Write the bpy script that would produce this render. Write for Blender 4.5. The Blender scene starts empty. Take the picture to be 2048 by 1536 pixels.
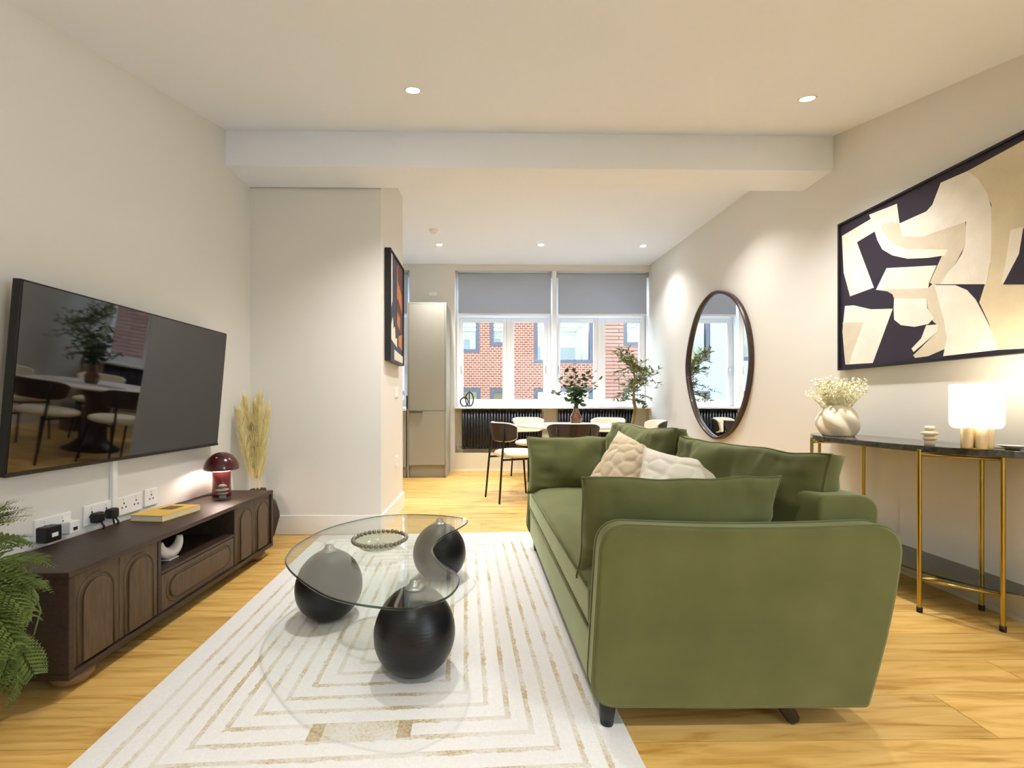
import bpy, bmesh, math, random
from mathutils import Vector, Matrix, noise
random.seed(7)
PI = math.pi
scene = bpy.context.scene
col = scene.collection

# ---------------------------------------------------------------- camera, sky, exposure
cam_data = bpy.data.cameras.new('camera')
cam = bpy.data.objects.new('camera', cam_data)
col.objects.link(cam)
cam_data.sensor_fit = 'HORIZONTAL'
cam_data.sensor_width = 36.0
cam_data.lens = 36.0 * 890.0 / 2048.0
cam_data.shift_x = (1024 - 986) / 2048.0
cam_data.shift_y = (807 - 768) / 2048.0
cam_data.clip_start = 0.05
cam.location = (0, 0, 0.95)
cam.rotation_euler = (PI / 2, 0, -math.atan(14 / 890.0))
scene.camera = cam

world = bpy.data.worlds.new('sky')
scene.world = world
world.use_nodes = True
bgn = world.node_tree.nodes['Background']
bgn.inputs['Color'].default_value = (0.72, 0.85, 1.0, 1)
bgn.inputs['Strength'].default_value = 4.8

vs = scene.view_settings
vs.view_transform = 'Standard'
vs.look = 'None'
vs.gamma = 1.0
vs.use_curve_mapping = False
vs.exposure = 1.36
scene.cycles.max_bounces = 9
scene.cycles.caustics_reflective = False
scene.cycles.caustics_refractive = False

SPOT_W = 60.0
SPOT_COL = (1.0, 0.965, 0.93)


def area_portal(name, loc, rot, sx, sy):
    l = bpy.data.lights.new(name, 'AREA')
    l.shape = 'RECTANGLE'
    l.size, l.size_y = sx, sy
    l.cycles.is_portal = True
    o = bpy.data.objects.new(name, l)
    col.objects.link(o)
    o.location = loc
    o.rotation_euler = rot
    return o


# daylight enters through the dining windows, the kitchen window and an added, unseen living room window beside the camera
area_portal('daylight_portal_dining', (0.95, 6.62, 1.57), (-PI / 2, 0, 0), 2.75, 1.2)
area_portal('daylight_portal_kitchen', (-1.75, 6.62, 1.57), (-PI / 2, 0, 0), 1.2, 1.2)
area_portal('daylight_portal_living', (2.45, -1.0, 1.3), (0, PI / 2, 0), 1.7, 1.3)


# ---------------------------------------------------------------- materials
def lin(r, g, b):
    def f(c):
        c /= 255.0
        return c / 12.92 if c <= 0.04045 else ((c + 0.055) / 1.055) ** 2.4
    return (f(r), f(g), f(b), 1.0)


MATS = {}


def mat(name, rgb, rough=0.5, metal=0.0, spec=0.5, bump=0.0, bscale=200.0, var=0.0, vscale=8.0,
        sheen=0.0, coat=0.0, emit=0.0, stretch=None, ior=1.45, sss=0.0, trans=0.0, sheen_rgb=None):
    """A principled material with procedural colour variation and fine bump."""
    m = bpy.data.materials.new(name)
    m.use_nodes = True
    nt = m.node_tree
    b = nt.nodes['Principled BSDF']
    c = lin(*rgb)
    b.inputs['Base Color'].default_value = c
    b.inputs['Roughness'].default_value = rough
    b.inputs['Metallic'].default_value = metal
    b.inputs['Specular IOR Level'].default_value = spec
    b.inputs['IOR'].default_value = ior
    b.inputs['Sheen Weight'].default_value = sheen
    if sheen_rgb:
        b.inputs['Sheen Tint'].default_value = lin(*sheen_rgb)
    b.inputs['Coat Weight'].default_value = coat
    b.inputs['Coat Roughness'].default_value = 0.08
    b.inputs['Transmission Weight'].default_value = trans
    if sss:
        b.inputs['Subsurface Weight'].default_value = sss
        b.inputs['Subsurface Scale'].default_value = 0.01
    if emit:
        b.inputs['Emission Color'].default_value = c
        b.inputs['Emission Strength'].default_value = emit
    tc = nt.nodes.new('ShaderNodeTexCoord')
    src = tc.outputs['Object']
    if stretch:
        mp = nt.nodes.new('ShaderNodeMapping')
        mp.inputs['Scale'].default_value = stretch
        nt.links.new(src, mp.inputs['Vector'])
        src = mp.outputs['Vector']
    if var:
        n = nt.nodes.new('ShaderNodeTexNoise')
        n.inputs['Scale'].default_value = vscale
        n.inputs['Detail'].default_value = 5
        nt.links.new(src, n.inputs['Vector'])
        r = nt.nodes.new('ShaderNodeValToRGB')
        r.color_ramp.elements[0].position = 0.3
        r.color_ramp.elements[1].position = 0.7
        r.color_ramp.elements[0].color = tuple(x * (1 - var) for x in c[:3]) + (1,)
        r.color_ramp.elements[1].color = tuple(min(1, x * (1 + var)) for x in c[:3]) + (1,)
        nt.links.new(n.outputs['Fac'], r.inputs['Fac'])
        nt.links.new(r.outputs['Color'], b.inputs['Base Color'])
    if bump:
        n2 = nt.nodes.new('ShaderNodeTexNoise')
        n2.inputs['Scale'].default_value = bscale
        n2.inputs['Detail'].default_value = 3
        nt.links.new(src, n2.inputs['Vector'])
        bp = nt.nodes.new('ShaderNodeBump')
        bp.inputs['Strength'].default_value = bump
        bp.inputs['Distance'].default_value = 0.004
        nt.links.new(n2.outputs['Fac'], bp.inputs['Height'])
        nt.links.new(bp.outputs['Normal'], b.inputs['Normal'])
    MATS[name] = m
    return m


def glass(name, tint, ior=1.5, rough=0.0, gloss_rgb=(1, 1, 1)):
    """Clear pane: light passes straight through, fresnel reflection on top."""
    m = bpy.data.materials.new(name)
    m.use_nodes = True
    nt = m.node_tree
    nt.nodes.clear()
    out = nt.nodes.new('ShaderNodeOutputMaterial')
    t = nt.nodes.new('ShaderNodeBsdfTransparent')
    t.inputs['Color'].default_value = tint + (1,)
    g = nt.nodes.new('ShaderNodeBsdfGlossy')
    g.inputs['Roughness'].default_value = rough
    g.inputs['Color'].default_value = gloss_rgb + (1,)
    f = nt.nodes.new('ShaderNodeFresnel')
    # the pane does not bend light, so both of its faces see the same angle: invert the ratio on back faces
    gm = nt.nodes.new('ShaderNodeNewGeometry')
    mr = nt.nodes.new('ShaderNodeMath')
    mr.operation = 'MULTIPLY_ADD'
    nt.links.new(gm.outputs['Backfacing'], mr.inputs[0])
    mr.inputs[1].default_value = 1.0 / ior - ior
    mr.inputs[2].default_value = ior
    nt.links.new(mr.outputs[0], f.inputs['IOR'])
    mx = nt.nodes.new('ShaderNodeMixShader')
    nt.links.new(f.outputs[0], mx.inputs[0])
    nt.links.new(t.outputs[0], mx.inputs[1])
    nt.links.new(g.outputs[0], mx.inputs[2])
    nt.links.new(mx.outputs[0], out.inputs[0])
    MATS[name] = m
    return m


WALL = mat('wall_paint', (226, 223, 216), 0.85, bump=0.05, bscale=300)
CEIL = mat('ceiling_paint', (238, 243, 251), 0.9, bump=0.03, bscale=250)
NICHE = mat('niche_paint', (226, 218, 196), 0.85, bump=0.05, bscale=300)
TRIM = mat('trim_white', (238, 237, 232), 0.45)
FRAME = mat('window_white', (240, 242, 245), 0.35)
BLIND = mat('blind_fabric', (196, 201, 210), 0.9, bump=0.15, bscale=900)
STEEL = mat('satin_steel', (200, 200, 200), 0.3, metal=1.0)
def make_translucent(m, amount):
    nt = m.node_tree
    b = nt.nodes['Principled BSDF']
    tr = nt.nodes.new('ShaderNodeBsdfTranslucent')
    tr.inputs['Color'].default_value = b.inputs['Base Color'].default_value
    mx = nt.nodes.new('ShaderNodeMixShader')
    mx.inputs[0].default_value = amount
    nt.links.new(b.outputs[0], mx.inputs[1])
    nt.links.new(tr.outputs[0], mx.inputs[2])
    nt.links.new(mx.outputs[0], nt.nodes['Material Output'].inputs[0])


make_translucent(BLIND, 0.3)
PLASTIC = mat('white_plastic', (240, 240, 238), 0.35)
BLACKPL = mat('black_plastic', (18, 18, 20), 0.4)
PANE = glass('window_glass', (0.97, 0.985, 0.98), 1.5)
TABLEGLASS = glass('table_glass', (0.90, 0.935, 0.92), 1.52)
EDGEGLASS = glass('glass_edge_green', (0.30, 0.40, 0.37), 1.5)
DISHGLASS = glass('dish_glass', (0.80, 0.80, 0.74), 1.55, 0.05)
SMOKED = glass('smoked_glass', (0.30, 0.32, 0.27), 1.6, 0.08)
VELVET = mat('olive_velvet', (90, 93, 54), 0.85, spec=0.2, sheen=0.8, var=0.16, vscale=5, bump=0.08,
             bscale=700, sheen_rgb=(196, 204, 168))
DARKLEG = mat('dark_leg_wood', (34, 31, 33), 0.4, bump=0.1, bscale=90, stretch=(4, 4, 1))
BLACKWOOD = mat('black_stained_wood', (15, 15, 19), 0.38, bump=0.25, bscale=18, stretch=(1, 1, 7), var=0.25, vscale=14)
WALNUT = mat('dark_walnut', (60, 45, 35), 0.45, bump=0.12, bscale=60, stretch=(8, 1, 8), var=0.28, vscale=12)
WALNUT_V = mat('dark_walnut_front', (86, 68, 48), 0.5, bump=0.12, bscale=60, stretch=(8, 8, 1), var=0.25, vscale=12)
BRASS = mat('brass', (188, 162, 84), 0.28, metal=1.0)
BURGUNDY = mat('burgundy_gloss', (72, 16, 22), 0.22, coat=0.6)
BURGUNDY2 = mat('burgundy_stem', (112, 34, 38), 0.3, coat=0.3)
OPAL = mat('warm_opal_lit', (255, 232, 214), 0.4, emit=6.0)
STONE_T = mat('taupe_stone', (150, 138, 122), 0.6, var=0.15, vscale=40)
CERAMIC = mat('cream_ceramic', (236, 226, 206), 0.55, bump=0.1, bscale=120)
CERAMIC_W = mat('white_ceramic', (228, 220, 210), 0.5)
TVBLACK = mat('tv_black', (12, 12, 14), 0.3)
TVSCREEN = mat('tv_screen', (7, 6, 9), 0.03, ior=1.8, spec=0.5)
MIRROR = mat('mirror_silver', (236, 240, 242), 0.0, metal=1.0)
MIRRORFRAME = mat('mirror_walnut', (62, 42, 34), 0.35, var=0.2, vscale=30, coat=0.2)
FRAMEBLACK = mat('frame_black', (26, 24, 28), 0.4)
CABINET = mat('cabinet_greige', (158, 156, 144), 0.5)
WORKTOP = mat('worktop_white', (240, 240, 238), 0.25)
RADIATOR = mat('radiator_anthracite', (36, 37, 44), 0.35)
CREAM_F = mat('cream_boucle', (232, 222, 200), 0.9, bump=0.5, bscale=260, sheen=0.2)
DARKVENEER = mat('dark_veneer', (48, 34, 26), 0.4, var=0.2, vscale=30, coat=0.15)
BLACKMETAL = mat('black_metal', (26, 24, 26), 0.4, metal=0.3)
TABLETOP = mat('table_white', (238, 234, 226), 0.3, coat=0.2)
AMBERGLASS = mat('amber_glazed_vase', (96, 56, 24), 0.15, coat=0.8, var=0.3, vscale=20)
LEAF_EUC = mat('eucalyptus_leaf', (58, 86, 44), 0.5, var=0.35, vscale=9)
LEAF_OLIVE = mat('olive_leaf', (108, 120, 58), 0.5, var=0.45, vscale=14)
LEAF_FERN = mat('fern_leaf', (104, 120, 54), 0.55, var=0.35, vscale=20)
STEM = mat('green_stem', (96, 104, 62), 0.6)
TRUNK = mat('olive_bark', (150, 128, 84), 0.85, bump=0.5, bscale=60, var=0.25)
PAMPAS = mat('pampas_plume', (255, 243, 196), 0.9, var=0.15, vscale=30)
DRYFLOWER = mat('dried_cream_flower', (250, 243, 208), 0.85, var=0.12, vscale=60)
make_translucent(PAMPAS, 0.5)
POTDARK = mat('dark_faceted_pot', (58, 44, 36), 0.6)
POTGREY = mat('grey_pot', (120, 116, 110), 0.7)
SOIL = mat('soil', (46, 34, 26), 0.95, bump=0.6, bscale=80)
PAGES = mat('page_white', (234, 230, 220), 0.8)
YELLOWCOVER = mat('mustard_cover', (232, 190, 84), 0.55)
COVERDARK = mat('cover_print_dark', (96, 74, 48), 0.6)
BEIGE_P = mat('beige_pebble_velvet', (206, 188, 158), 0.85, sheen=0.4, bump=0.1, bscale=500)
WHITE_P = mat('ivory_pebble_velvet', (232, 226, 212), 0.85, sheen=0.4, bump=0.1, bscale=500)
TERRAZZO = mat('grey_terrazzo_stone', (72, 70, 66), 0.18, var=0.45, vscale=60, coat=0.4)
SHADEGLASS = mat('lit_opal_shade', (255, 244, 222), 0.35, emit=0.42)
TUBEGLASS = mat('cream_glass_tube', (240, 222, 182), 0.2, coat=0.5, sss=0.3)
LENS = mat('downlight_lit', (255, 244, 226), 0.4, emit=18.0)
PAINT = {
    'dark': mat('paint_dark_plum', (44, 38, 54), 0.6, bump=0.15, bscale=200),
    'cream': mat('paint_cream', (234, 229, 217), 0.75, bump=0.35, bscale=120, var=0.05, vscale=12),
    'tan': mat('paint_tan', (212, 202, 180), 0.75, bump=0.35, bscale=120, var=0.06, vscale=12),
    'tan2': mat('paint_sand', (218, 206, 178), 0.75, bump=0.35, bscale=120, var=0.06, vscale=10),
    'navy': mat('paint_navy', (52, 56, 74), 0.6, bump=0.2, bscale=150),
    'rust': mat('paint_rust', (84, 50, 40), 0.6, bump=0.3, bscale=120, var=0.2, vscale=20),
    'orange': mat('paint_orange', (172, 112, 60), 0.6, bump=0.3, bscale=120, var=0.2, vscale=20),
    'ivory': mat('paint_ivory', (222, 212, 192), 0.6, bump=0.3, bscale=120),
}
BRICKDARK = mat('office_frame_navy', (28, 31, 44), 0.4)
OFFICE = mat('office_interior', (186, 184, 156), 0.8, var=0.2, vscale=2)
OFFICEDARK = mat('office_furniture', (70, 78, 78), 0.6)
STRIP = mat('office_strip_light', (255, 246, 226), 0.4, emit=9.0)
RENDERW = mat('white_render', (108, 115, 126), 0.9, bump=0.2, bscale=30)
OFFPANE = glass('office_glass', (0.80, 0.86, 0.86), 1.5)
ASPHALT = mat('asphalt', (90, 92, 96), 0.9, bump=0.3, bscale=40)


def nodes_of(name, rough=0.6):
    m = bpy.data.materials.new(name)
    m.use_nodes = True
    MATS[name] = m
    nt = m.node_tree
    b = nt.nodes['Principled BSDF']
    b.inputs['Roughness'].default_value = rough

    def N(t, **kw):
        n = nt.nodes.new(t)
        for k, v in kw.items():
            setattr(n, k, v)
        return n

    def L(a, bb):
        nt.links.new(a, bb)

    def MA(op, a, bv=None, cv=None, clamp=False):
        n = nt.nodes.new('ShaderNodeMath')
        n.operation = op
        n.use_clamp = clamp
        for i, v in enumerate((a, bv, cv)):
            if v is None:
                continue
            if hasattr(v, 'is_output'):
                nt.links.new(v, n.inputs[i])
            else:
                n.inputs[i].default_value = v
        return n.outputs[0]
    return m, nt, b, N, L, MA


def ramp(nt, stops):
    r = nt.nodes.new('ShaderNodeValToRGB')
    e = r.color_ramp.elements
    e[0].position, e[0].color = stops[0]
    e[1].position, e[1].color = stops[-1]
    for p, c in stops[1:-1]:
        x = e.new(p)
        x.color = c
    return r


def make_oak():
    m, nt, b, N, L, MA = nodes_of('oak_plank', 0.42)
    geo = N('ShaderNodeNewGeometry')
    info = N('ShaderNodeObjectInfo')
    off = N('ShaderNodeVectorMath', operation='SCALE')
    off.inputs[0].default_value = (37.0, 11.0, 5.0)
    L(info.outputs['Random'], off.inputs['Scale'])
    add = N('ShaderNodeVectorMath', operation='ADD')
    L(geo.outputs['Position'], add.inputs[0])
    L(off.outputs[0], add.inputs[1])
    mp = N('ShaderNodeMapping')
    mp.inputs['Scale'].default_value = (0.9, 9.0, 1.0)
    L(add.outputs[0], mp.inputs['Vector'])
    n1 = N('ShaderNodeTexNoise')
    n1.inputs['Scale'].default_value = 3.2
    n1.inputs['Detail'].default_value = 8
    n1.inputs['Distortion'].default_value = 0.9
    L(mp.outputs[0], n1.inputs['Vector'])
    r = ramp(nt, [(0.32, lin(188, 140, 66)), (0.5, lin(220, 178, 100)), (0.78, lin(236, 200, 126))])
    L(n1.outputs['Fac'], r.inputs['Fac'])
    hsv = N('ShaderNodeHueSaturation')
    L(r.outputs['Color'], hsv.inputs['Color'])
    L(MA('MULTIPLY_ADD', info.outputs['Random'], 0.22, 0.88), hsv.inputs['Value'])
    # knots
    mp2 = N('ShaderNodeMapping')
    mp2.inputs['Scale'].default_value = (0.55, 1.6, 1.0)
    L(add.outputs[0], mp2.inputs['Vector'])
    v = N('ShaderNodeTexVoronoi')
    v.inputs['Scale'].default_value = 2.1
    L(mp2.outputs[0], v.inputs['Vector'])
    kn = ramp(nt, [(0.0, (1, 1, 1, 1)), (0.035, (0.8, 0.8, 0.8, 1)), (0.075, (0, 0, 0, 1))])
    L(v.outputs['Distance'], kn.inputs['Fac'])
    mix = N('ShaderNodeMix', data_type='RGBA')
    L(MA('MULTIPLY', kn.outputs['Color'], 0.9), mix.inputs['Factor'])
    L(hsv.outputs['Color'], mix.inputs['A'])
    mix.inputs['B'].default_value = lin(70, 44, 20)
    L(mix.outputs['Result'], b.inputs['Base Color'])
    bp = N('ShaderNodeBump')
    bp.inputs['Strength'].default_value = 0.12
    bp.inputs['Distance'].default_value = 0.002
    L(n1.outputs['Fac'], bp.inputs['Height'])
    L(bp.outputs['Normal'], b.inputs['Normal'])
    return m


OAK = make_oak()

RUG_W, RUG_L = 1.49, 2.25


def make_rug_mat():
    m, nt, b, N, L, MA = nodes_of('rug_wool', 0.95)
    tc = N('ShaderNodeTexCoord')
    sp = N('ShaderNodeSeparateXYZ')
    L(tc.outputs['Object'], sp.inputs[0])
    wob = N('ShaderNodeTexNoise')
    wob.inputs['Scale'].default_value = 45
    wob.inputs['Detail'].default_value = 3
    L(tc.outputs['Object'], wob.inputs['Vector'])
    ax = MA('SUBTRACT', RUG_W / 2, MA('ABSOLUTE', sp.outputs['X']))
    ay = MA('SUBTRACT', RUG_L / 2, MA('ABSOLUTE', sp.outputs['Y']))
    d = MA('MINIMUM', ax, ay)
    d2 = MA('MULTIPLY_ADD', wob.outputs['Fac'], 0.012, d)
    ring = MA('MODULO', MA('DIVIDE', d2, 0.0625), 1.0)
    stripe = MA('LESS_THAN', MA('ABSOLUTE', MA('SUBTRACT', ring, 0.5)), MA('MULTIPLY_ADD', wob.outputs['Fac'], 0.16, 0.05))
    stripe = MA('MULTIPLY', stripe, MA('GREATER_THAN', d, 0.035))
    # H shaped block that ties two rings together in the middle of each short end
    hb = MA('MULTIPLY', MA('LESS_THAN', MA('ABSOLUTE', MA('ADD', sp.outputs['X'], 0.02)), 0.145),
            MA('MULTIPLY', MA('GREATER_THAN', ay, 0.275), MA('LESS_THAN', ay, 0.345)))
    pat = MA('MAXIMUM', stripe, hb)
    big = N('ShaderNodeTexNoise')
    big.inputs['Scale'].default_value = 5.5
    big.inputs['Detail'].default_value = 4
    L(tc.outputs['Object'], big.inputs['Vector'])
    fine = N('ShaderNodeTexNoise')
    fine.inputs['Scale'].default_value = 140
    fine.inputs['Detail'].default_value = 3
    L(tc.outputs['Object'], fine.inputs['Vector'])
    gold = ramp(nt, [(0.44, lin(220, 216, 207)), (0.53, lin(208, 198, 174)), (0.60, lin(188, 166, 116)), (0.75, lin(164, 136, 82))])
    ends = MA('MULTIPLY', hb, MA('MULTIPLY', MA('GREATER_THAN', MA('ABSOLUTE', MA('ADD', sp.outputs['X'], 0.02)), 0.105), 0.16))
    L(MA('ADD', ends, MA('ADD', MA('MULTIPLY', big.outputs['Fac'], 0.72), MA('MULTIPLY', fine.outputs['Fac'], 0.28))), gold.inputs['Fac'])
    mix = N('ShaderNodeMix', data_type='RGBA')
    L(MA('MULTIPLY', pat, MA('MULTIPLY_ADD', fine.outputs['Fac'], 0.9, 0.35, True)), mix.inputs['Factor'])
    base = ramp(nt, [(0.3, lin(226, 225, 222)), (0.7, lin(234, 233, 230))])
    L(fine.outputs['Fac'], base.inputs['Fac'])
    L(base.outputs['Color'], mix.inputs['A'])
    L(gold.outputs['Color'], mix.inputs['B'])
    L(mix.outputs['Result'], b.inputs['Base Color'])
    h = MA('ADD', MA('MULTIPLY', pat, -0.6), MA('MULTIPLY', fine.outputs['Fac'], MA('MULTIPLY_ADD', pat, 0.8, 0.15)))
    bp = N('ShaderNodeBump')
    bp.inputs['Strength'].default_value = 0.55
    bp.inputs['Distance'].default_value = 0.006
    L(h, bp.inputs['Height'])
    L(bp.outputs['Normal'], b.inputs['Normal'])
    b.inputs['Sheen Weight'].default_value = 0.15
    return m


def make_brick(name, c1, c2, mortar, bw, bh):
    m, nt, b, N, L, MA = nodes_of(name, 0.9)
    tc = N('ShaderNodeTexCoord')
    sp = N('ShaderNodeSeparateXYZ')
    L(tc.outputs['Object'], sp.inputs[0])
    cb = N('ShaderNodeCombineXYZ')
    L(MA('ADD', sp.outputs['X'], sp.outputs['Y']), cb.inputs['X'])
    L(sp.outputs['Z'], cb.inputs['Y'])
    br = N('ShaderNodeTexBrick')
    br.inputs['Color1'].default_value = c1
    br.inputs['Color2'].default_value = c2
    br.inputs['Mortar'].default_value = mortar
    br.inputs['Scale'].default_value = 1.0
    br.inputs['Brick Width'].default_value = bw
    br.inputs['Row Height'].default_value = bh
    br.inputs['Mortar Size'].default_value = bh * 0.13
    L(cb.outputs[0], br.inputs['Vector'])
    L(br.outputs['Color'], b.inputs['Base Color'])
    bp = N('ShaderNodeBump')
    bp.inputs['Strength'].default_value = 0.4
    bp.inputs['Distance'].default_value = 0.01
    bp.invert = True
    L(br.outputs['Fac'], bp.inputs['Height'])
    L(bp.outputs['Normal'], b.inputs['Normal'])
    return m


RUGMAT = make_rug_mat()
BRICK = make_brick('facade_brick', lin(70, 30, 18), lin(90, 44, 26), lin(126, 98, 80), 0.16, 0.082)
TILEHUNG = make_brick('facade_long_brick', lin(102, 66, 52), lin(112, 80, 66), lin(56, 34, 28), 1.6, 0.13)


# ---------------------------------------------------------------- mesh helpers
class MB:
    def __init__(s):
        s.v, s.f = [], []

    def add(s, verts, faces):
        o = len(s.v)
        s.v += [tuple(x) for x in verts]
        s.f += [tuple(i + o for i in f) for f in faces]
        return s

    def box(s, x0, x1, y0, y1, z0, z1):
        v = [(x0, y0, z0), (x1, y0, z0), (x1, y1, z0), (x0, y1, z0), (x0, y0, z1), (x1, y0, z1), (x1, y1, z1), (x0, y1, z1)]
        return s.add(v, [(0, 3, 2, 1), (4, 5, 6, 7), (0, 1, 5, 4), (1, 2, 6, 5), (2, 3, 7, 6), (3, 0, 4, 7)])

    def lathe(s, prof, n=32, cx=0, cy=0, cap=True, fn=None):
        """prof: list of (r, z) bottom to top"""
        v, f = [], []
        for (r, z) in prof:
            for k in range(n):
                a = 2 * PI * k / n
                rr = r if fn is None else fn(r, z, a)
                v.append((cx + rr * math.cos(a), cy + rr * math.sin(a), z))
        for i in range(len(prof) - 1):
            for k in range(n):
                k2 = (k + 1) % n
                f.append((i * n + k, i * n + k2, (i + 1) * n + k2, (i + 1) * n + k))
        if cap:
            f.append(tuple(range(n - 1, -1, -1)))
            f.append(tuple((len(prof) - 1) * n + k for k in range(n)))
        return s.add(v, f)

    def tube(s, pts, r, n=8, closed=False, cap=True):
        pts = [Vector(p) for p in pts]
        m = len(pts)
        rs = r if isinstance(r, (list, tuple)) else [r] * m
        v, f = [], []
        prev = None
        for i, p in enumerate(pts):
            if closed:
                t = pts[(i + 1) % m] - pts[i - 1]
            else:
                t = pts[min(i + 1, m - 1)] - pts[max(i - 1, 0)]
            t.normalize()
            if prev is None:
                a = Vector((0, 0, 1)) if abs(t.z) < 0.9 else Vector((1, 0, 0))
                u = t.cross(a).normalized()
            else:
                u = (prev - t * prev.dot(t)).normalized()
            prev = u
            w = t.cross(u)
            for k in range(n):
                an = 2 * PI * k / n
                v.append(p + (u * math.cos(an) + w * math.sin(an)) * rs[i])
        rng = m if closed else m - 1
        for i in range(rng):
            j = (i + 1) % m
            for k in range(n):
                k2 = (k + 1) % n
                f.append((i * n + k, i * n + k2, j * n + k2, j * n + k))
        if cap and not closed:
            f.append(tuple(range(n - 1, -1, -1)))
            f.append(tuple((m - 1) * n + k for k in range(n)))
        return s.add(v, f)

    def prism(s, poly, a0, a1, axis='z'):
        """extrude a closed 2-D polygon; axis z: (x,y); y: (x,z); x: (y,z)"""
        n = len(poly)

        def pt(p, a):
            return {'z': (p[0], p[1], a), 'y': (p[0], a, p[1]), 'x': (a, p[0], p[1])}[axis]
        v = [pt(p, a0) for p in poly] + [pt(p, a1) for p in poly]
        f = [tuple(range(n - 1, -1, -1)), tuple(range(n, 2 * n))]
        for i in range(n):
            j = (i + 1) % n
            f.append((i, j, n + j, n + i))
        return s.add(v, f)

    def ellipsoid(s, c, r, nu=24, nv=14):
        prof = []
        v, f = [], []
        v.append((c[0], c[1], c[2] - r[2]))
        for i in range(1, nv):
            a = -PI / 2 + PI * i / nv
            for k in range(nu):
                b = 2 * PI * k / nu
                v.append((c[0] + r[0] * math.cos(a) * math.cos(b), c[1] + r[1] * math.cos(a) * math.sin(b), c[2] + r[2] * math.sin(a)))
        v.append((c[0], c[1], c[2] + r[2]))
        for k in range(nu):
            f.append((0, 1 + (k + 1) % nu, 1 + k))
        for i in range(nv - 2):
            for k in range(nu):
                a0 = 1 + i * nu + k
                a1 = 1 + i * nu + (k + 1) % nu
                f.append((a0, a1, a1 + nu, a0 + nu))
        top = len(v) - 1
        for k in range(nu):
            f.append((top, 1 + (nv - 2) * nu + k, 1 + (nv - 2) * nu + (k + 1) % nu))
        return s.add(v, f)

    def mesh(s, name):
        me = bpy.data.meshes.new(name)
        me.from_pydata(s.v, [], s.f)
        bm = bmesh.new()
        bm.from_mesh(me)
        bmesh.ops.recalc_face_normals(bm, faces=bm.faces)
        bm.to_mesh(me)
        bm.free()
        return me

    def obj(s, name, m, parent=None, smooth=False, bevel=0.0, seg=2, sub=0, loc=None, rot=None):
        me = s.mesh(name)
        me.materials.append(m)
        return link_mesh(name, me, parent, smooth, bevel, seg, sub, loc, rot)


def link_mesh(name, me, parent=None, smooth=False, bevel=0.0, seg=2, sub=0, loc=None, rot=None):
    o = bpy.data.objects.new(name, me)
    col.objects.link(o)
    if parent is not None:
        o.parent = parent
    if loc is not None:
        o.location = loc
    if rot is not None:
        o.rotation_euler = rot
    if smooth:
        for p in me.polygons:
            p.use_smooth = True
        if smooth == 'auto':
            bm = bmesh.new()
            bm.from_mesh(me)
            for e in bm.edges:
                if len(e.link_faces) == 2 and e.calc_face_angle(0) > math.radians(38):
                    e.smooth = False
            bm.to_mesh(me)
            bm.free()
    if bevel:
        md = o.modifiers.new('bevel', 'BEVEL')
        md.width = bevel
        md.segments = seg
        md.limit_method = 'ANGLE'
        md.angle_limit = math.radians(35)
        if seg > 2:
            for p in me.polygons:
                p.use_smooth = True
            md.harden_normals = True
    if sub:
        md = o.modifiers.new('sub', 'SUBSURF')
        md.levels = md.render_levels = sub
    return o


def tag(o, label=None, cat=None, group=None, kind=None):
    if label:
        o['label'] = label
    if cat:
        o['category'] = cat
    if group:
        o['group'] = group
    if kind:
        o['kind'] = kind
    return o


def root(name, loc, rz=0.0, label=None, cat=None, group=None, kind=None):
    o = bpy.data.objects.new(name, None)
    o.empty_display_size = 0.1
    col.objects.link(o)
    o.location = loc
    o.rotation_euler = (0, 0, rz)
    return tag(o, label, cat, group, kind)


def struct(name, mb, m, label, bevel=0.0):
    return tag(mb.obj(name, m, None, False, bevel), label, None, None, 'structure')


def copy_tree(o, parent=None):
    c = o.copy()
    col.objects.link(c)
    c.parent = parent
    for ch in list(o.children):
        copy_tree(ch, c)
    return c


def rounded_poly(pts, radii, n=6):
    out = []
    m = len(pts)
    for i in range(m):
        p = Vector(pts[i]); a = Vector(pts[i - 1]); b = Vector(pts[(i + 1) % m])
        r = radii[i]
        if r <= 0:
            out.append(tuple(p)); continue
        da = (a - p).normalized(); db = (b - p).normalized()
        ang = da.angle(db)
        t = min(r / math.tan(ang / 2), 0.45 * (a - p).length, 0.45 * (b - p).length)
        p0, p1 = p + da * t, p + db * t
        for k in range(n + 1):
            u = k / n
            q = p0 * (1 - u) ** 2 + p * 2 * u * (1 - u) + p1 * u ** 2
            out.append(tuple(q))
    return out


def smooth_loop(pts, n=5):
    """closed Catmull-Rom through 2-D points"""
    out = []
    m = len(pts)
    for i in range(m):
        p0, p1, p2, p3 = (Vector(pts[(i + k - 1) % m]) for k in range(4))
        for k in range(n):
            t = k / n
            q = 0.5 * ((2 * p1) + (p2 - p0) * t + (2 * p0 - 5 * p1 + 4 * p2 - p3) * t * t + (3 * p1 - p0 - 3 * p2 + p3) * t ** 3)
            out.append(tuple(q))
    return out


# ================================================================ THE SETTING
XL, XR, XK = -1.71, 2.33, -2.9          # left wall, right wall, kitchen left wall
YB, YR = 6.30, -1.8                     # window wall, rear wall behind the camera
YS0, YS1, XS = 3.255, 4.10, -0.765      # stub wall front, stub wall end, stub side face

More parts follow.
